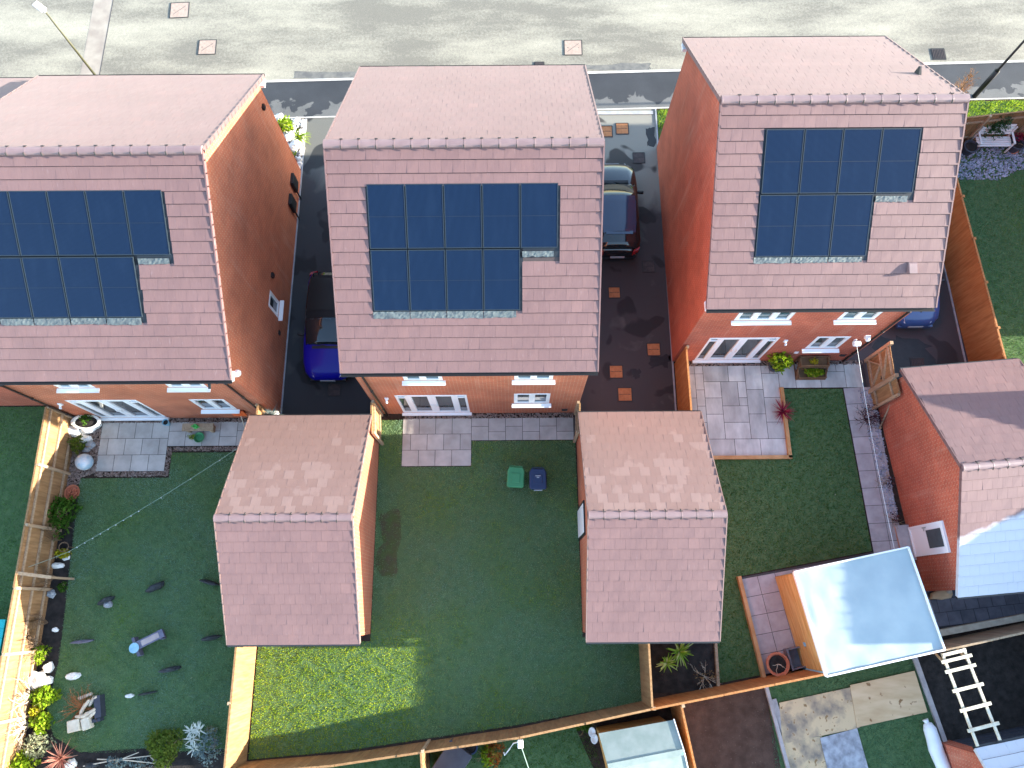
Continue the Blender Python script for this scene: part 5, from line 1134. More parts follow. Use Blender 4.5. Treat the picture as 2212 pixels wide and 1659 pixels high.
# slab stack by the far garage corner
c = U(2030, 1284); t = thing('sand_sack', (c[0], c[1], 0), 'torn tan sack lying at the lower corner of the right garage', 'sack'); m = MB(); m.blob((c[0],c[1],.10), (.38,.17,.11), 5, .2, 14, 8, rz=.15); m.build('sack', 'plywood', t, smooth=True); m = MB(); m.blob((c[0]+.22,c[1]+.08,.2), (.10,.07,.04), 2, .25); m.build('tie', 'twig_pale', t)

# ---- left garden
def zc(x, y): return (x*.1736, 852.5+y*.1736)
def zb_(x, y): return (x*.184, 1036.8+y*.184)
def za(x, y): return (x*.2014, 1324.8+y*.2014)
c = U(*zc(1085, 345), .4)
t = thing('oval_planter', (c[0], c[1], 0), 'white oval planter with a small green shrub at the left house corner', 'planter'); pot(t, (c[0],c[1],.02), .25, .5, 'white_ceramic', sx=1.9)
m = MB(); leaves(m, (c[0]+.05,c[1]+.06,.62), (.2,.2,.18), 150, .08, 3); m.build('foliage', 'leaf_green', t)
c = U(*zc(2070, 350), .2); t = thing('plant_pot', (c[0], c[1], .02), 'small pale blue pot at the corner of the left patio', 'plant pot', 'small pots'); pot(t, (c[0],c[1],.03), .11, .26, 'blue_ceramic', soil=True)
rock('large white sunlit rock beside the oval planter', U(*zc(1130,430)), (.30,.20,.22), 'rock_white', 1, rz=.3); rock('white sunlit rock nearest the fence by the oval planter', U(*zc(960,460)), (.26,.24,.26), 'rock_white', 2)
rock('white sunlit rock below the other two, near the left patio', U(*zc(1080,560)), (.24,.14,.16), 'rock_white', 3); rock('grey rounded rock beside the left patio edge', U(*zc(1140,630)), (.17,.15,.13), 'rock_grey', 4); rock('small grey rock below the rounded one by the left patio', U(*zc(1085,690)), (.14,.10,.10), 'rock_grey', 5)
c = U(*zc(1010,640)); shrub('olive green bush on gravel between the rocks and the blue globe', (c[0],c[1],.01), (.26,.32,.34), 300, .10, 'leaf_olive', 12)
c = U(*zc(900,400)); shrub('small golden plant against the sunlit left fence', (c[0],c[1],.01), (.14,.16,.25), 120, .09, 'leaf_yellow', 14, cat='plant')
c = U(*zc(1050,838), .3); t = thing('garden_globe', (c[0], c[1], 0), 'large blue and white marbled globe on the gravel', 'ornament'); m = MB(); m.blob((c[0],c[1],.31), (.29,.29,.29), 0, 0, 20, 14); m.build('globe', 'globe_marble', t, smooth=True); m = MB(); m.lathe((c[0],c[1],.0), [(.16,0),(.14,.05),(.10,.07)], 14); m.build('base', 'rock_grey', t)
c = U(*zc(890,1215), .15); t = thing('clay_pots', (c[0], c[1], 0), 'cluster of orange clay rings in a shallow bowl by the left fence', 'plant pot'); m = MB(); m.lathe((c[0],c[1],.01), [(.20,0),(.27,.12),(.25,.12),(.20,.04),(0,.035)], 16); m.build('bowl', 'terracotta', t)
m = MB()
for k, (dx, dy) in enumerate(((-.09,.06),(.08,.07),(.02,-.09),(-.08,-.07),(.11,-.04))): m.lathe((c[0]+dx,c[1]+dy,.05), [(.055,0),(.07,.1),(.045,.1),(.035,.04)], 9)
m.build('ring', 'terracotta', t)
# bench plank with a green toy
c0, c1 = U(395, 914, .4), U(462, 914, .4)
t = thing('plank_bench', ((c0[0]+c1[0])/2, c0[1], 0), 'low brown plank bench against the left house wall', 'bench'); y = 6.12
m = MB(); m.bx(c0[0],c1[0],y-.13,y+.13,.36,.42); m.build('seat', 'fence_grey', t)
for s in (.12, .88): m = MB(); x = c0[0]+(c1[0]-c0[0])*s; m.bx(x-.05,x+.05,y-.11,y+.11,.02,.359); m.build('leg', 'fence_grey', t)
x = c0[0]+(c1[0]-c0[0])*.46; t = thing('watering_can', (x, y, .42), 'small green watering can on the plank bench', 'watering can'); m = MB(); m.lathe((x,y,.421), [(.07,0),(.08,.03),(.075,.15),(.05,.16),(.05,.13),(0,.13)], 12); m.build('body', 'toy_green', t, smooth=True); m = MB(); m.tube([(x+.06,y,.46),(x+.13,y-.03,.52),(x+.17,y-.05,.6)], [.02,.014,.02], 7); m.build('spout', 'toy_green', t); m = MB(); m.tube([(x-.06,y,.47),(x-.14,y,.52),(x-.10,y,.6),(x-.04,y,.58)], .012, 6); m.build('handle', 'toy_green', t)
shrub('small yellow green plant in front of the plank bench', (x-.25, y-.28, .03), (.14,.1,.12), 70, .06, 'leaf_lime', 15, cat='plant', name='bedding_plant')
m = MB(); m.lathe((x+.0,y-.3,.025), [(.14,0),(.19,.1),(.17,.1),(.12,.03),(0,.025)], 14); tag(m.build('plastic_tray', 'bin_green'), 'dark green tray on the slabs in front of the plank bench', 'tray')
# orange snow shovel
a = UY(517, 893, 6.50); t = thing('snow_shovel', (a[0], 6.3, 0), 'bright orange snow shovel standing blade up against the left house wall', 'shovel')
m = MB(); zb0 = max(.9, a[2])
for k in range(7):
    x0_ = a[0]-.23+k*.066; m.hexa([(x0_,6.44,zb0-.25),(x0_+.066,6.44,zb0-.25),(x0_+.066,6.47,zb0-.25),(x0_,6.47,zb0-.25),(x0_,6.48+(.012 if k%2 else 0),zb0+.2),(x0_+.066,6.48+(.012 if k%2 else 0),zb0+.2),(x0_+.066,6.51,zb0+.2),(x0_,6.51,zb0+.2)])
m.build('blade', 'orange_plastic', t); m = MB(); m.tube([(a[0]+.02,6.43,zb0-.24),(a[0]+.06,5.95,.03)], .018, 7); m.build('shaft', 'twig_pale', t); m = MB(); m.tube([(a[0]-.05,5.95,.04),(a[0]+.17,5.95,.04)], .018, 7); m.build('grip', 'orange_plastic', t)
# tall planter with grey grass at the gate
t = thing('tall_planter', (-8.12, 6.30, 0), 'tall pale planter holding wispy blue grey grass by the left house corner', 'planter'); m = MB(); m.hexa([(-8.24,6.14,.0),(-7.98,6.14,.0),(-7.98,6.42,.0),(-8.24,6.42,.0),(-8.27,6.1,1.25),(-7.93,6.1,1.25),(-7.93,6.46,1.25),(-8.27,6.46,1.25)]); m.build('box', 'white_ceramic', t); m = MB(); spikes(m, (-8.1,6.3,1.25), 90, .62, .02, 5, up=(.5,1.5), droop=.5, seg=4); m.build('grass_leaf', 'leaf_bluegrey', t)
# standing slates set in the lawn
SLT = [(228,1297,.26,.09,.5,'slate_stone','dark standing slate at the top left of the left lawn, with a grey stone'), (335,1268,.34,.12,.5,'slate_stone','rounded dark slate, upper middle of the left lawn'), (452,1258,.34,.07,-.25,'slate_stone','thin dark slate nearest the garage on the left lawn'),
       (178,1386,.40,.055,.12,'bench_slate','long thin greyish slate on the left side of the left lawn'), (455,1378,.34,.075,.2,'slate_stone','dark slate right of the plank seat, beside the garage roof'), (367,1446,.36,.08,.2,'slate_stone','dark slate below the plank seat on the left lawn'),
       (316,1498,.32,.04,.18,'slate_stone','thin dark slate right of the long white stone')]
for k, (px, py_, a, b, rz, mt, lb) in enumerate(SLT):
    c = U(px, py_, .12); rock(lb, (c[0],c[1],-.06), (a, b, .26), mt, 20+k, 'standing_slate', rz, .16, 'slate', 'standing slates in the left lawn')
c = U(236,1305); rock('small grey stone leaning on a dark slate in the left lawn', c, (.13,.11,.13), 'rock_grey', 31); c = U(160,1460); rock('pointed white stone on the left lawn near the sunlit fence', c, (.24,.12,.12), 'rock_white', 32, rz=.1); c = U(281,1503); rock('small long white stone at the centre of the lower left lawn', c, (.17,.06,.07), 'rock_white', 33, rz=.1)
# slate seat with a blue dish
a, b = U(290,1398,.35), U(350,1368,.35); t = thing('slate_seat', ((a[0]+b[0])/2,(a[1]+b[1])/2,0), 'grey plank seat set diagonally in the left lawn', 'bench'); d = (Vector(b)-Vector(a)).normalized(); nn = Vector((-d.y,d.x,0))
m = MB(); m.beam(Vector(a)-d*.05, Vector(b)+d*.05, .26, .05); st = m.build('seat', 'bench_slate', t); m = MB(); m.beam(Vector(a)+d*.25+Vector((0,0,.03)), Vector(b)-d*.1+Vector((0,0,.03)), .17, .012); m.build('plank', 'bench_plank', st)
for p, wd_ in ((Vector(a)+d*.02,.62),(Vector(b)-d*.1,.30)): m = MB(); m.beam(p-nn*wd_/2-Vector((0,0,.20)), p+nn*wd_/2-Vector((0,0,.20)), .09, .30); m.build('leg', 'bench_slate', t)
m = MB(); m.lathe((a[0]+.02,a[1]-.02,.376), [(.10,0),(.165,.03),(.15,.035),(.08,.015),(0,.012)], 18); tag(m.build('blue_dish', 'bird_bath_blue', smooth=True), 'round pale blue dish on the end of the plank seat', 'dish')
# log pallet pile
c = U(185, 1535, .2); t = thing('log_pile', (c[0],c[1],0), 'pale broken logs and twigs piled on a dark blue crate, lower left lawn', 'log pile'); rz = .22; co, si = math.cos(rz), math.sin(rz); T = lambda a, b, z: (c[0]+a*co-b*si, c[1]+a*si+b*co, z)
m = MB(); m.beam(T(.42,-.30,.16),T(.42,.36,.16),.20,.30); m.beam(T(-.05,-.36,.12),T(.45,-.36,.12),.10,.22); m.build('crate', 'dark_box', t)
r = random.Random(4); m = MB()
m.beam(T(-.52,-.36,.24),T(-.14,-.36,.24),.36,.26); m.beam(T(-.08,-.40,.24),T(.18,-.36,.24),.36,.26); m.build('block', 'pale_timber', t, bevel=.03)
m = MB()
for k in range(9): x, y, a = r.uniform(-.1,.3), r.uniform(-.2,.34), r.uniform(-.5,1.2); l = r.uniform(.14,.24); m.tube([T(x-l*math.cos(a),y-l*math.sin(a),.2+.03*(k%4)),T(x,y,.24+.04*(k%4)),T(x+l*math.cos(a),y+l*math.sin(a),.22+.04*(k%3))], [.045,.06,.04], 7)
m.tube([T(-.22,.40,.14),T(.2,.46,.16)],[.06,.05],7); m.build('log', 'twig_pale', t)
m = MB(); twigs(m, T(-.12,.12,.16), 46, .52, .011, 8, 1.0, .18, 1)
m.build('twig', 'twig_red', t)
# shrubs in the beds
def at(px, py_, z=0.): return U(px, py_, z)
def bed(label, px, py_, r, n, size, mat, seed, zc_=0.2, **kw): c = at(px, py_, zc_); return shrub(label, (c[0],c[1],.012), r, n, size, mat, seed, **kw)
bed('leafy green bush against the left fence below the gravel', 128, 1108, (.5,.72,.55), 900, .12, 'leaf_green', 41, .5); bed('bright yellow potted bush where the light string meets the bed', 127, 1194, (.24,.18,.22), 240, .09, 'leaf_yellow', 42, .4)
bed('low green plant in the dark bed below the fence beam', 130, 1267, (.20,.18,.14), 110, .08, 'leaf_green', 43); bed('sunlit lime bush low on the left fence beside white stones', 82, 1412, (.26,.32,.3), 300, .1, 'leaf_lime', 44, .3)
bed('large sunlit lime bush on the left fence above the log pile', 92, 1505, (.42,.36,.34), 520, .13, 'leaf_lime', 45, .3); bed('sunlit lime bush left of the log pile', 86, 1562, (.32,.32,.3), 380, .12, 'leaf_lime', 46, .3); bed('golden yellow clump by the left fence beside the log pile', 72, 1538, (.18,.22,.25), 160, .1, 'leaf_yellow', 47, .3)
bed('pale sage green bush in the lower left corner bed', 80, 1610, (.42,.42,.4), 620, .08, 'leaf_sage', 48, .3); bed('yellow green grassy bush at the bottom left corner', 30, 1650, (.7,.4,.4), 700, .14, 'leaf_lime', 49, .3); bed('round dense green bush at the bottom of the left lawn', 355, 1612, (.52,.56,.55), 1500, .11, 'leaf_olive', 50, .4)
bed('grey blue feathery plant at the bottom of the left garden', 250, 1650, (.34,.22,.22), 200, .10, 'leaf_bluegrey', 51); bed('dark bluish bush beside the white leaved plant', 447, 1615, (.42,.55,.4), 420, .09, 'leaf_bluegrey', 52, .3, stem='twig'); bed('low bluish ground plant right of the round bush', 300, 1650, (.5,.2,.12), 160, .08, 'leaf_bluegrey', 56)
bed('pale yellow flowered plant by the lower garden fence', 456, 1578, (.18,.13,.2), 90, .07, 'leaf_sage', 57)
c = at(420, 1600, .3); t = thing('silver_plant', (c[0],c[1],0), 'striking white leaved plant beside the round green bush', 'plant'); m = MB()
for k, (dx, dy) in enumerate(((0,.35),(-.08,.05),(.12,.3),(.02,-.22),(-.15,.28))): spikes(m, (c[0]+dx,c[1]+dy,.3), 14, .24, .06, 60+k, up=(.0,.7), droop=.1, seg=2)
m.build('leaf', 'leaf_silver', t); m = MB(); twigs(m, (c[0],c[1],.0), 5, .35, .01, 6, .4, .9, 1); m.build('stem', 'twig_pale', t)
for k, (px, py_, ln, n) in enumerate(((133,1638,.58,80),)):
    c = at(px, py_, .4); t = thing('cordyline', (c[0],c[1],0), 'pink spiky plant bursting out of the bottom left bed', 'plant'); m = MB(); spikes(m, (c[0],c[1],.42), n, ln, .04, 70+k, up=(.0,1.35), droop=.15); m.build('leaf', 'spike_pink', t); m = MB(); m.tube([(c[0],c[1],0),(c[0],c[1],.44)], .05, 8); m.build('trunk', 'bark', t)
# bare climbers and stones along the fence
for k, (px, py_, lb) in enumerate(((112,1165,'bare climbing stems on the left fence above the yellow bush'), (95,1245,'bare climbing stems crossing the left fence below the beam'), (82,1345,'bare climbing stems on the left fence at the edge of the sunlit part'), (90,1395,'tangle of bare stems where the left fence turns sunlit'), (52,1500,'bare stems on the blazing sunlit lower fence'), (45,1570,'bare stems low on the sunlit fence near the bottom left'))):
    c = at(px, py_, .3); t = thing('bare_climber', (-15.25, c[1], 0), lb, 'climber', 'bare climbers along the left fence'); m = MB(); twigs(m, (-15.25,c[1],.02), 9, .9, .012, 80+k, .35, 1.0, 3)
    for i in range(len(m.v)): v = m.v[i]; m.v[i] = (max(-15.31, -15.25+(v[0]+15.25)*.35), v[1], v[2])
    m.build('branch', 'twig' if k < 4 else 'twig_pale', t)
WR = [(126,1222,.22,.10,.12,'rock_white','flat pale stone beside the fence beam'),(113,1283,.16,.12,.12,'rock_grey','grey stone in the dark bed below the low green plant'),(144,1203,.13,.13,.06,'rock_white','small round white stone by the yellow bush'),(121,1360,.10,.08,.08,'rock_white','small white stone at the lawn edge, below the bare climbers'),
      (110,1441,.14,.16,.2,'rock_white','upright white stone in the sunlit bed'),(107,1469,.18,.14,.18,'rock_white','rounded white stone just below the upright one'),(85,1468,.34,.28,.25,'rock_white','big white sunlit boulder against the left fence'),(158,1648,.16,.15,.2,'rock_white','grey white stone right of the pink spiky plant'),(200,1652,.2,.1,.12,'slate_stone','dark flat stone at the bottom edge of the left garden')]
for k, (px, py_, a, b, h_, mt, lb) in enumerate(WR): c = at(px, py_); rock(lb, (c[0],c[1],.0), (a,b,h_), mt, 100+k)
c = at(150,1183); t = thing('rope_hoop', (c[0],c[1],0), 'round wire hoop plant support at the end of the light string', 'plant support'); m = MB(); P = [(c[0]+.16*math.cos(k*.524), c[1]+.16*math.sin(k*.524), .34) for k in range(13)]; m.tube(P, .014, 5)
for k in (0, 4, 8): m.tube([P[k], (P[k][0], P[k][1], .01)], .010, 5)
m.build('hoop', 'twig', t)
a, b = U(*zb_(215,1090), 1.85), U(*zb_(690,1130), .9); m = MB(); m.beam((-15.42, a[1], 1.84), (b[0], a[1]-.12, 1.30), .10, .07); m.beam((b[0]-.05, a[1]-.12, 1.28), (b[0]-.02, a[1]-.12, .0), .07, .07, (0,1,0)); tag(m.build('trellis_beam', 'post_wood'), 'pale wooden beam reaching out from the left fence on a post', 'beam')
# dead stems at the bottom
c = at(255,1648); t = thing('dead_branches', (c[0],c[1],0), 'bleached dead branches lying in the bottom bed of the left garden', 'branches'); m = MB()
for (p, q) in (((180,1655),(330,1632)),((210,1640),(345,1650)),((235,1658),(300,1625)),((325,1635),(350,1659))): a, b = at(*p,.1), at(*q,.2); m.tube([a, ((a[0]+b[0])/2,(a[1]+b[1])/2+.05,.24), b], [.02,.018,.012], 5)
m.build('branch', 'twig_pale', t)
# string of lights
a, b = U(535, 942, 2.2), U(148, 1192, 1.0); t = thing('string_lights', (b[0],b[1],0), 'drooping string of small lights across the left lawn', 'string lights'); m = MB(); P = []
a = (-8.45, 5.2, 2.25)
for k in range(25): s = k/24; P.append((a[0]+(b[0]-a[0])*s, a[1]+(b[1]-a[1])*s, a[2]+(b[2]-a[2])*s-.18*math.sin(math.pi*s)))
P += [(b[0]-.5, b[1]-.25, 1.15), (-15.28, b[1]-.5, 1.5)]; m.tube(P, .007, 5); wr = m.build('wire', 'wire_green', t)
for k in list(range(4, 14, 4))+list(range(15, 25)): m = MB(); p = P[k]; m.lathe((p[0],p[1],p[2]-.06), [(.0,0),(.022,.015),(.019,.04),(.008,.05)], 7); m.build('bulb', 'lamp_lens', wr)
# teal playhouse beyond the left fence
t = thing('playhouse', (-16.6, -1.2, 0), 'teal painted playhouse corner beyond the left fence', 'playhouse'); m = MB(); m.bx(-17.6,-15.72,-2.3,-.25,.0,1.5); m.build('wall', 'teal_paint', t)
m = MB()
for k in range(8): m.hexa([(-17.7,-2.4+k*.275,1.52),(-15.66,-2.4+k*.275,1.52),(-15.66,-2.4+(k+1)*.275-.01,1.52),(-17.7,-2.4+(k+1)*.275-.01,1.52),(-17.7,-2.4+k*.275,1.58),(-15.66,-2.4+k*.275,1.56),(-15.66,-2.4+(k+1)*.275-.01,1.56),(-17.7,-2.4+(k+1)*.275-.01,1.58)])
m.build('roof', 'teal_paint', t); m = MB(); m.bx(-15.719,-15.70,-1.6,-.9,.5,1.2); m.build('window', 'glass_dark', t)

# ---- front of the left house and the street
c = U(617,278); shrub('lime yellow shrub among the white cobbles beside the left driveway', (c[0]+.05,c[1],.02), (.38,.35,.35), 330, .12, 'leaf_lime', 61); c = U(641,291,.3); t = thing('fountain_grass', (c[0],c[1],0), 'arching yellow green grass clump among the white cobbles', 'plant'); m = MB(); spikes(m, (c[0],c[1],.05), 120, .62, .03, 62, up=(.4,1.4), droop=.7, seg=4); m.build('leaf', 'leaf_lime', t); m = MB(); m.lathe((c[0],c[1],.0), [(.08,0),(.05,.08),(0,.1)], 8); m.build('crown', 'twig', t)
c = U(637,334); shrub('tiny yellow plant at the lower end of the cobbles', (c[0],c[1],.02), (.14,.12,.12), 50, .09, 'leaf_lime', 63, cat='plant')
for k, (px, py_) in enumerate(((604,262),(628,300),(640,318))): c = U(px,py_); rock(('pale boulder at the top','pale boulder in the middle','pale boulder at the lower end')[k]+' of the cobble bed', (c[0],c[1],.0), (.26,.22,.2), 'rock_white', 120+k)
# bare sapling with stakes
c = (17.05, 18.7, 0); t = thing('young_tree', c, 'bare orange twigged sapling tied to wooden stakes by the right pavement', 'tree'); m = MB(); m.tube([(c[0],c[1],0),(c[0]+.03,c[1],1.2),(c[0]-.02,c[1]+.02,2.6)], [.035,.028,.015], 7); m.build('trunk', 'bark', t)
m = MB(); r = random.Random(6)
for k in range(16): twigs(m, (c[0]+.01,c[1],1.2+k*.085), 3, .5*(1-k*.03), .007, 200+k, .55, .9, 3)
m.build('crown', 'twig_orange', t)
t = thing('tree_stake', (17.1,18.75,0), 'pale wooden stakes and crossbar around the bare sapling', 'stake'); m = MB()
for dx in (-.35, .42): m.tube([(17.1+dx,18.72,0),(17.1+dx,18.72,1.15)], .04, 8)
m.build('stake', 'twig_pale', t); m = MB(); m.beam((16.72,18.70,1.02),(17.55,18.70,1.02),.05,.08); m.build('crossbar', 'pale_timber', t)

# ---- top right garden: bench, pots, conifer
def fx(x, y, z=0.): return U(1958.4+x*.1528, 115.2+y*.1528, z)
a, b = fx(1000,1350,.42), fx(1490,1320,.42); t = thing('garden_bench', ((a[0]+b[0])/2, a[1], 0), 'white slatted bench on pale gravel in the top right garden', 'bench'); x0_, x1_, y = a[0]+.02, b[0], a[1]+.12
m = MB()
for k in range(5): m.bx(x0_,x1_,y-.02+k*.09,y+.055+k*.09,.41,.44)
m.build('seat', 'white_paint', t); m = MB()
for k in range(4): z = .52+k*.11; yy = y+.47+k*.035; m.hexa([(x0_,yy,z),(x1_,yy,z),(x1_,yy+.025,z),(x0_,yy+.025,z),(x0_,yy+.025,z+.085),(x1_,yy+.025,z+.085),(x1_,yy+.05,z+.085),(x0_,yy+.05,z+.085)])
m.build('backrest', 'white_paint', t)
for x in (x0_+.0, x1_-.05):
    m = MB(); m.bx(x,x+.05,y-.04,y+.01,0,.62); m.build('leg', 'white_paint', t); m = MB(); m.bx(x,x+.05,y+.46,y+.51,0,.95); m.build('leg', 'white_paint', t); m = MB(); m.bx(x-.01,x+.06,y-.06,y+.46,.621,.655); m.build('armrest', 'white_paint', t)
for k, (px, py_, lb) in enumerate(((900,1330,'round dark pot left of the white bench'),(1560,1290,'round dark pot right of the white bench'))): c = fx(px,py_,.35); t = thing('plant_pot', (c[0],c[1],0), lb, 'plant pot'); pot(t, (c[0],c[1],.02), .27, .42, 'dark_box')
c = fx(1250,1000,.8); t = thing('conifer', (c[0],c[1]-.1,0), 'feathery green conifer behind the white bench', 'shrub'); m = MB(); leaves(m, (c[0],c[1]-.1,.8), (.58,.40,.85), 900, .16, 9, .2, .9, .25); m.build('crown', 'leaf_conifer', t); m = MB(); m.tube([(c[0],c[1]-.1,0),(c[0],c[1]-.1,1.2)], [.05,.02], 7); m.build('trunk', 'bark', t)
c = fx(1610,1180,.5); shrub('red leaved plant beside the bench at the right edge', (c[0],c[1],.02), (.35,.25,.4), 200, .1, 'spike_red', 66)
t = thing('flat_stone', fx(1500,1380), 'brown flat stepping stone beside the bench', 'stone'); m = MB(); c = fx(1500,1385); m.blob((c[0],c[1],.03), (.22,.14,.06), 4, .15); m.build('slab', 'terracotta', t)

# ---- bottom plots
z1, z2 = 1.85, 2.3
E0, E1, Rg0, Rg1 = Vector(U(1293,1584,z1)), Vector(U(1454,1555,z1)), Vector(U(1313,1656,z2)), Vector(U(1476,1624,z2))
t = thing('garden_shed', tuple((E0+Rg1)/2-Vector((0,0,2.05))), 'small shed with a pale green felt roof at the bottom edge', 'shed'); dn = (Rg0-E0); dn.z = 0
F0, F1 = E0+dn*2, E1+dn*2; lift = Vector((0,0,.035)); m = MB()
for (a, b, c, d) in ((E0,E1,Rg1,Rg0),(Rg0,Rg1,F1,F0)): m.hexa([a,b,c,d,a+lift,b+lift,c+lift,d+lift])
rf = m.build('roof', 'shed_felt', t); m = MB(); m.beam(Rg0+lift*1.1, Rg1+lift*1.1, .16, .02); m.build('ridge_strip', 'shed_felt', rf)
m = MB()
for (a, b) in ((E1,Rg1),(Rg1,F1)): e = (E1-E0).normalized()*.02; m.beam(a+e, b+e, .03, .12)
m.build('bargeboard', 'white_paint', rf)
ins = (E1-E0).normalized()*.10; cy_ = dn.normalized()*.12; m = MB()
A_, B_, C_, D_ = E0+ins+cy_, E1-ins+cy_, F1-ins-cy_, F0+ins-cy_
for (a, b) in ((A_,B_),(B_,C_),(C_,D_),(D_,A_)):
    for j in range(14): m.beam((a.x,a.y,.06+j*.13),(b.x,b.y,.06+j*.13),.02+(.01 if j%2 else 0),.128)
for (a, b, apex) in ((A_,D_,Rg0+ins),(B_,C_,Rg1-ins)): m.face([(a.x,a.y,z1-.04),(b.x,b.y,z1-.04),(apex.x,apex.y,z2-.02)])
m.build('wall', 'shed_wood', t)
a = U(1468,1628,2.31); m = MB(); m.hexa([(a[0]-.18,a[1]-.05,2.31),(a[0]+.12,a[1]-.02,2.31),(a[0]+.12,a[1]+.08,2.28),(a[0]-.18,a[1]+.02,2.3),(a[0]-.18,a[1]-.04,2.325),(a[0]+.12,a[1]-.01,2.36),(a[0]+.12,a[1]+.06,2.35),(a[0]-.18,a[1]+.01,2.32)]); m.build('flag', 'bird_bath_blue', rf)
c = U(975,1630,.8); t = thing('storage_box', (c[0],c[1],0), 'dark grey garden storage box at the bottom edge', 'storage box'); m = MB(); m.box((c[0],c[1]-.25,.42),(.75,1.0,.80),-.62); m.build('body', 'dark_box', t, bevel=.02); m = MB(); m.box((c[0],c[1]-.25,.845),(.82,1.07,.05),-.62); m.build('lid', 'dark_box', t, bevel=.015)
c = U(1017,1614,.3); t = thing('plant_pot', (c[0],c[1],0), 'purple blue pot beside the dark storage box', 'plant pot', 'small pots'); pot(t, (c[0],c[1],.01), .2, .34, 'bin_blue')
bed('green and rust coloured bush below the long brown rear fence', 1068, 1630, (.30,.36,.32), 300, .1, 'leaf_rust', 91, .3); bed('yellow green bush beside the rust coloured bush', 1053, 1634, (.22,.34,.3), 220, .1, 'leaf_lime', 92, .3)
b = U(1124,1605,1.9); t = thing('washing_line_post', (b[0],b[1],0), 'post with a white cap and washing line against the long rear fence', 'washing line'); m = MB(); m.tube([(b[0],b[1],0),(b[0],b[1],1.85)], .03, 8); m.build('post', 'galv', t); m = MB(); m.box((b[0],b[1]-.02,1.95),(.16,.22,.14)); m.build('cap', 'white_upvc', t, bevel=.02)
e = U(1150,1659,1.75); m = MB(); m.tube([(b[0]+.03,b[1]-.1,1.95),(e[0]+.1,e[1]-.6,1.7)], .014, 5); m.build('line', 'wire_green', t)
m = MB(); a = U(1097,1622,.5); P = [(b[0]-.05,b[1],1.7),(b[0]-.2,b[1]-.1,1.3),(a[0]+.05,a[1]+.1,.8),(a[0],a[1],.55),(a[0]-.1,a[1]-.12,.5),(a[0]-.12,a[1]-.02,.7)]; m.tube(P, .02, 6); m.build('hose', 'white_upvc', t)
for k, (px, py_) in enumerate(((1279,1582),(1284,1596))): c = U(px,py_,.7); t = thing('white_ornament', (c[0],c[1],0), ('upper' if k == 0 else 'lower')+' white oval dish leaning on the green roofed shed', 'ornament', 'white dishes by the shed'); m = MB(); m.lathe((c[0],c[1],.62), [(.05,0),(.14,.04),(.15,.07),(.12,.06),(0,.03)], 14, sx=.75); m.build('dish', 'white_upvc', t, smooth=True); m = MB(); m.tube([(c[0],c[1],0),(c[0],c[1],.63)], .03, 7); m.build('stand', 'galv', t)
bed('small leafy plant in the shade behind the green roofed shed', 1262, 1566, (.3,.22,.3), 200, .1, 'leaf_green', 93, .3)
def ply(label, P, mat, z, name='plywood_sheet'):
    m = MB(); m.prism([U(*p, z)[:2] for p in P][::-1], z, z+.018); return tag(m.build(name, mat), label, 'plywood sheet', 'plywood sheets on the grass')
ply('cleaner tan plywood sheet, upper right of the plywood on the grass', [(1836,1480),(1975,1449),(2003,1538),(1851,1571)], 'plywood', .060); ply('stained plywood sheet overlapping the left end of the tan one', [(1683,1518),(1840,1484),(1856,1572),(1690,1607)], 'plywood_stained', .039)
ply('brown plywood sheet at the bottom edge below the stained one', [(1692,1604),(1775,1590),(1800,1690),(1703,1690)], 'plywood_stained', .02); ply('bluish grey weathered plywood sheet at the bottom edge', [(1771,1594),(1851,1573),(1884,1690),(1794,1690)], 'plywood_grey', .044)
m = MB(); a, b = U(1671,1510,.03), U(1694,1585,.03); m.beam(a, b, .16, .05); tag(m.build('loose_board', 'grey_timber'), 'short grey board lying beside the stained plywood sheet', 'board')
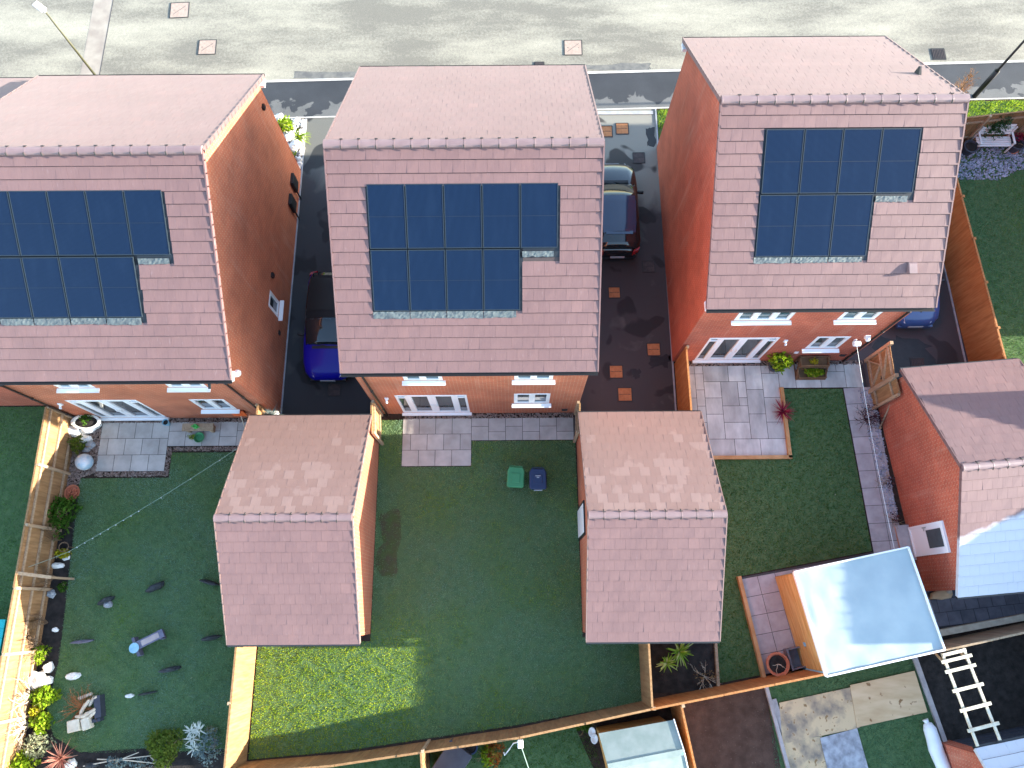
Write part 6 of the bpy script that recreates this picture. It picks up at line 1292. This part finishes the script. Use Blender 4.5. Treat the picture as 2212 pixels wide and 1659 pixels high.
# ladder laid from the fence to the garage eave
a0, a1 = Vector(U(2035,1411,1.84)), Vector(U(2081,1400,1.84)); b0, b1 = Vector(U(2112,1612,2.33)), Vector(U(2160,1599,2.33)); t = thing('pergola_ladder', tuple((a0+b1)/2-Vector((0,0,2.1))), 'pale timber ladder frame laid from the rear fence to the garage roof', 'ladder frame')
for p, q in ((a0,b0),(a1,b1)): m = MB(); m.beam(p, q, .075, .05); m.build('rail', 'pale_timber', t)
for k, s in enumerate((.02,.20,.41,.62,.83,.995)[:5]):
    p, q = a0+(b0-a0)*s, a1+(b1-a1)*s; e = (q-p).normalized()*(.14 if k else .03); u = Vector((0,0,.047)); m = MB(); m.beam(p-e+u, q+e+u, .09, .04); m.build('rung', 'pale_timber', t)
p, q = a0+(b0-a0)*.09, a1+(b1-a1)*.09; e = (q-p).normalized()*.14; m = MB(); m.beam(p-e+Vector((0,0,.047)), q+e+Vector((0,0,.047)), .09, .04); m.build('rung', 'pale_timber', t)
for p in (a0, a1): m = MB(); d = (b0-a0).normalized(); m.beam((p+d*.35)-Vector((0,0,.04)), p-Vector((0,0,.42)), .05, .05); m.build('brace', 'post_wood', t)
# white roll of sheeting
a, b = U(2002,1560,.2), U(2045,1680,.2); t = thing('sheeting_roll', ((a[0]+b[0])/2,(a[1]+b[1])/2,0), 'white roll of sheeting lying on the grass beside the pale board', 'roll'); d = Vector(b)-Vector(a); m = MB(); m.tube([Vector(a)+d*s+Vector((.02*math.sin(s*9),0,0)) for s in (0,.03,.12,.3,.5,.75,1)], [.05,.13,.19,.20,.22,.21,.2], 14); m.build('roll', 'fabric_white', t, smooth=True); m = MB(); m.tube([Vector(a)-d*.05+Vector((-.02,0,0)), Vector(a)+d*.02], [.09,.06], 9); m.build('tied_end', 'fabric_white', t, smooth=True)
G4 = garage('brick garage corner with a bluish tiled roof at the bottom right', 13.75, 18.2, -7.35, 3.5, 2.25, 4.2, .175, True, tile='roof_tile_frozen')
G6 = garage('long brick garage beyond the right edge, ridge pointing to the road', 22.0, 29.4, -.85, 3.3, 2.9, 5.2, math.pi/2, True)
G7 = garage('unseen brick garage added beyond the right edge to shade the soil plots', 19.0, 22.9, -4.05, 2.4, 2.6, 4.6, 0., True)  # never in view, added so the bottom right plots lie in shade
fence('unseen fence added beyond the right edge to shade the dark soil plot', (16.9,-.75), (17.6,-6.0), side=-1, rails=2)  # added out of frame to shade the plywood and soil
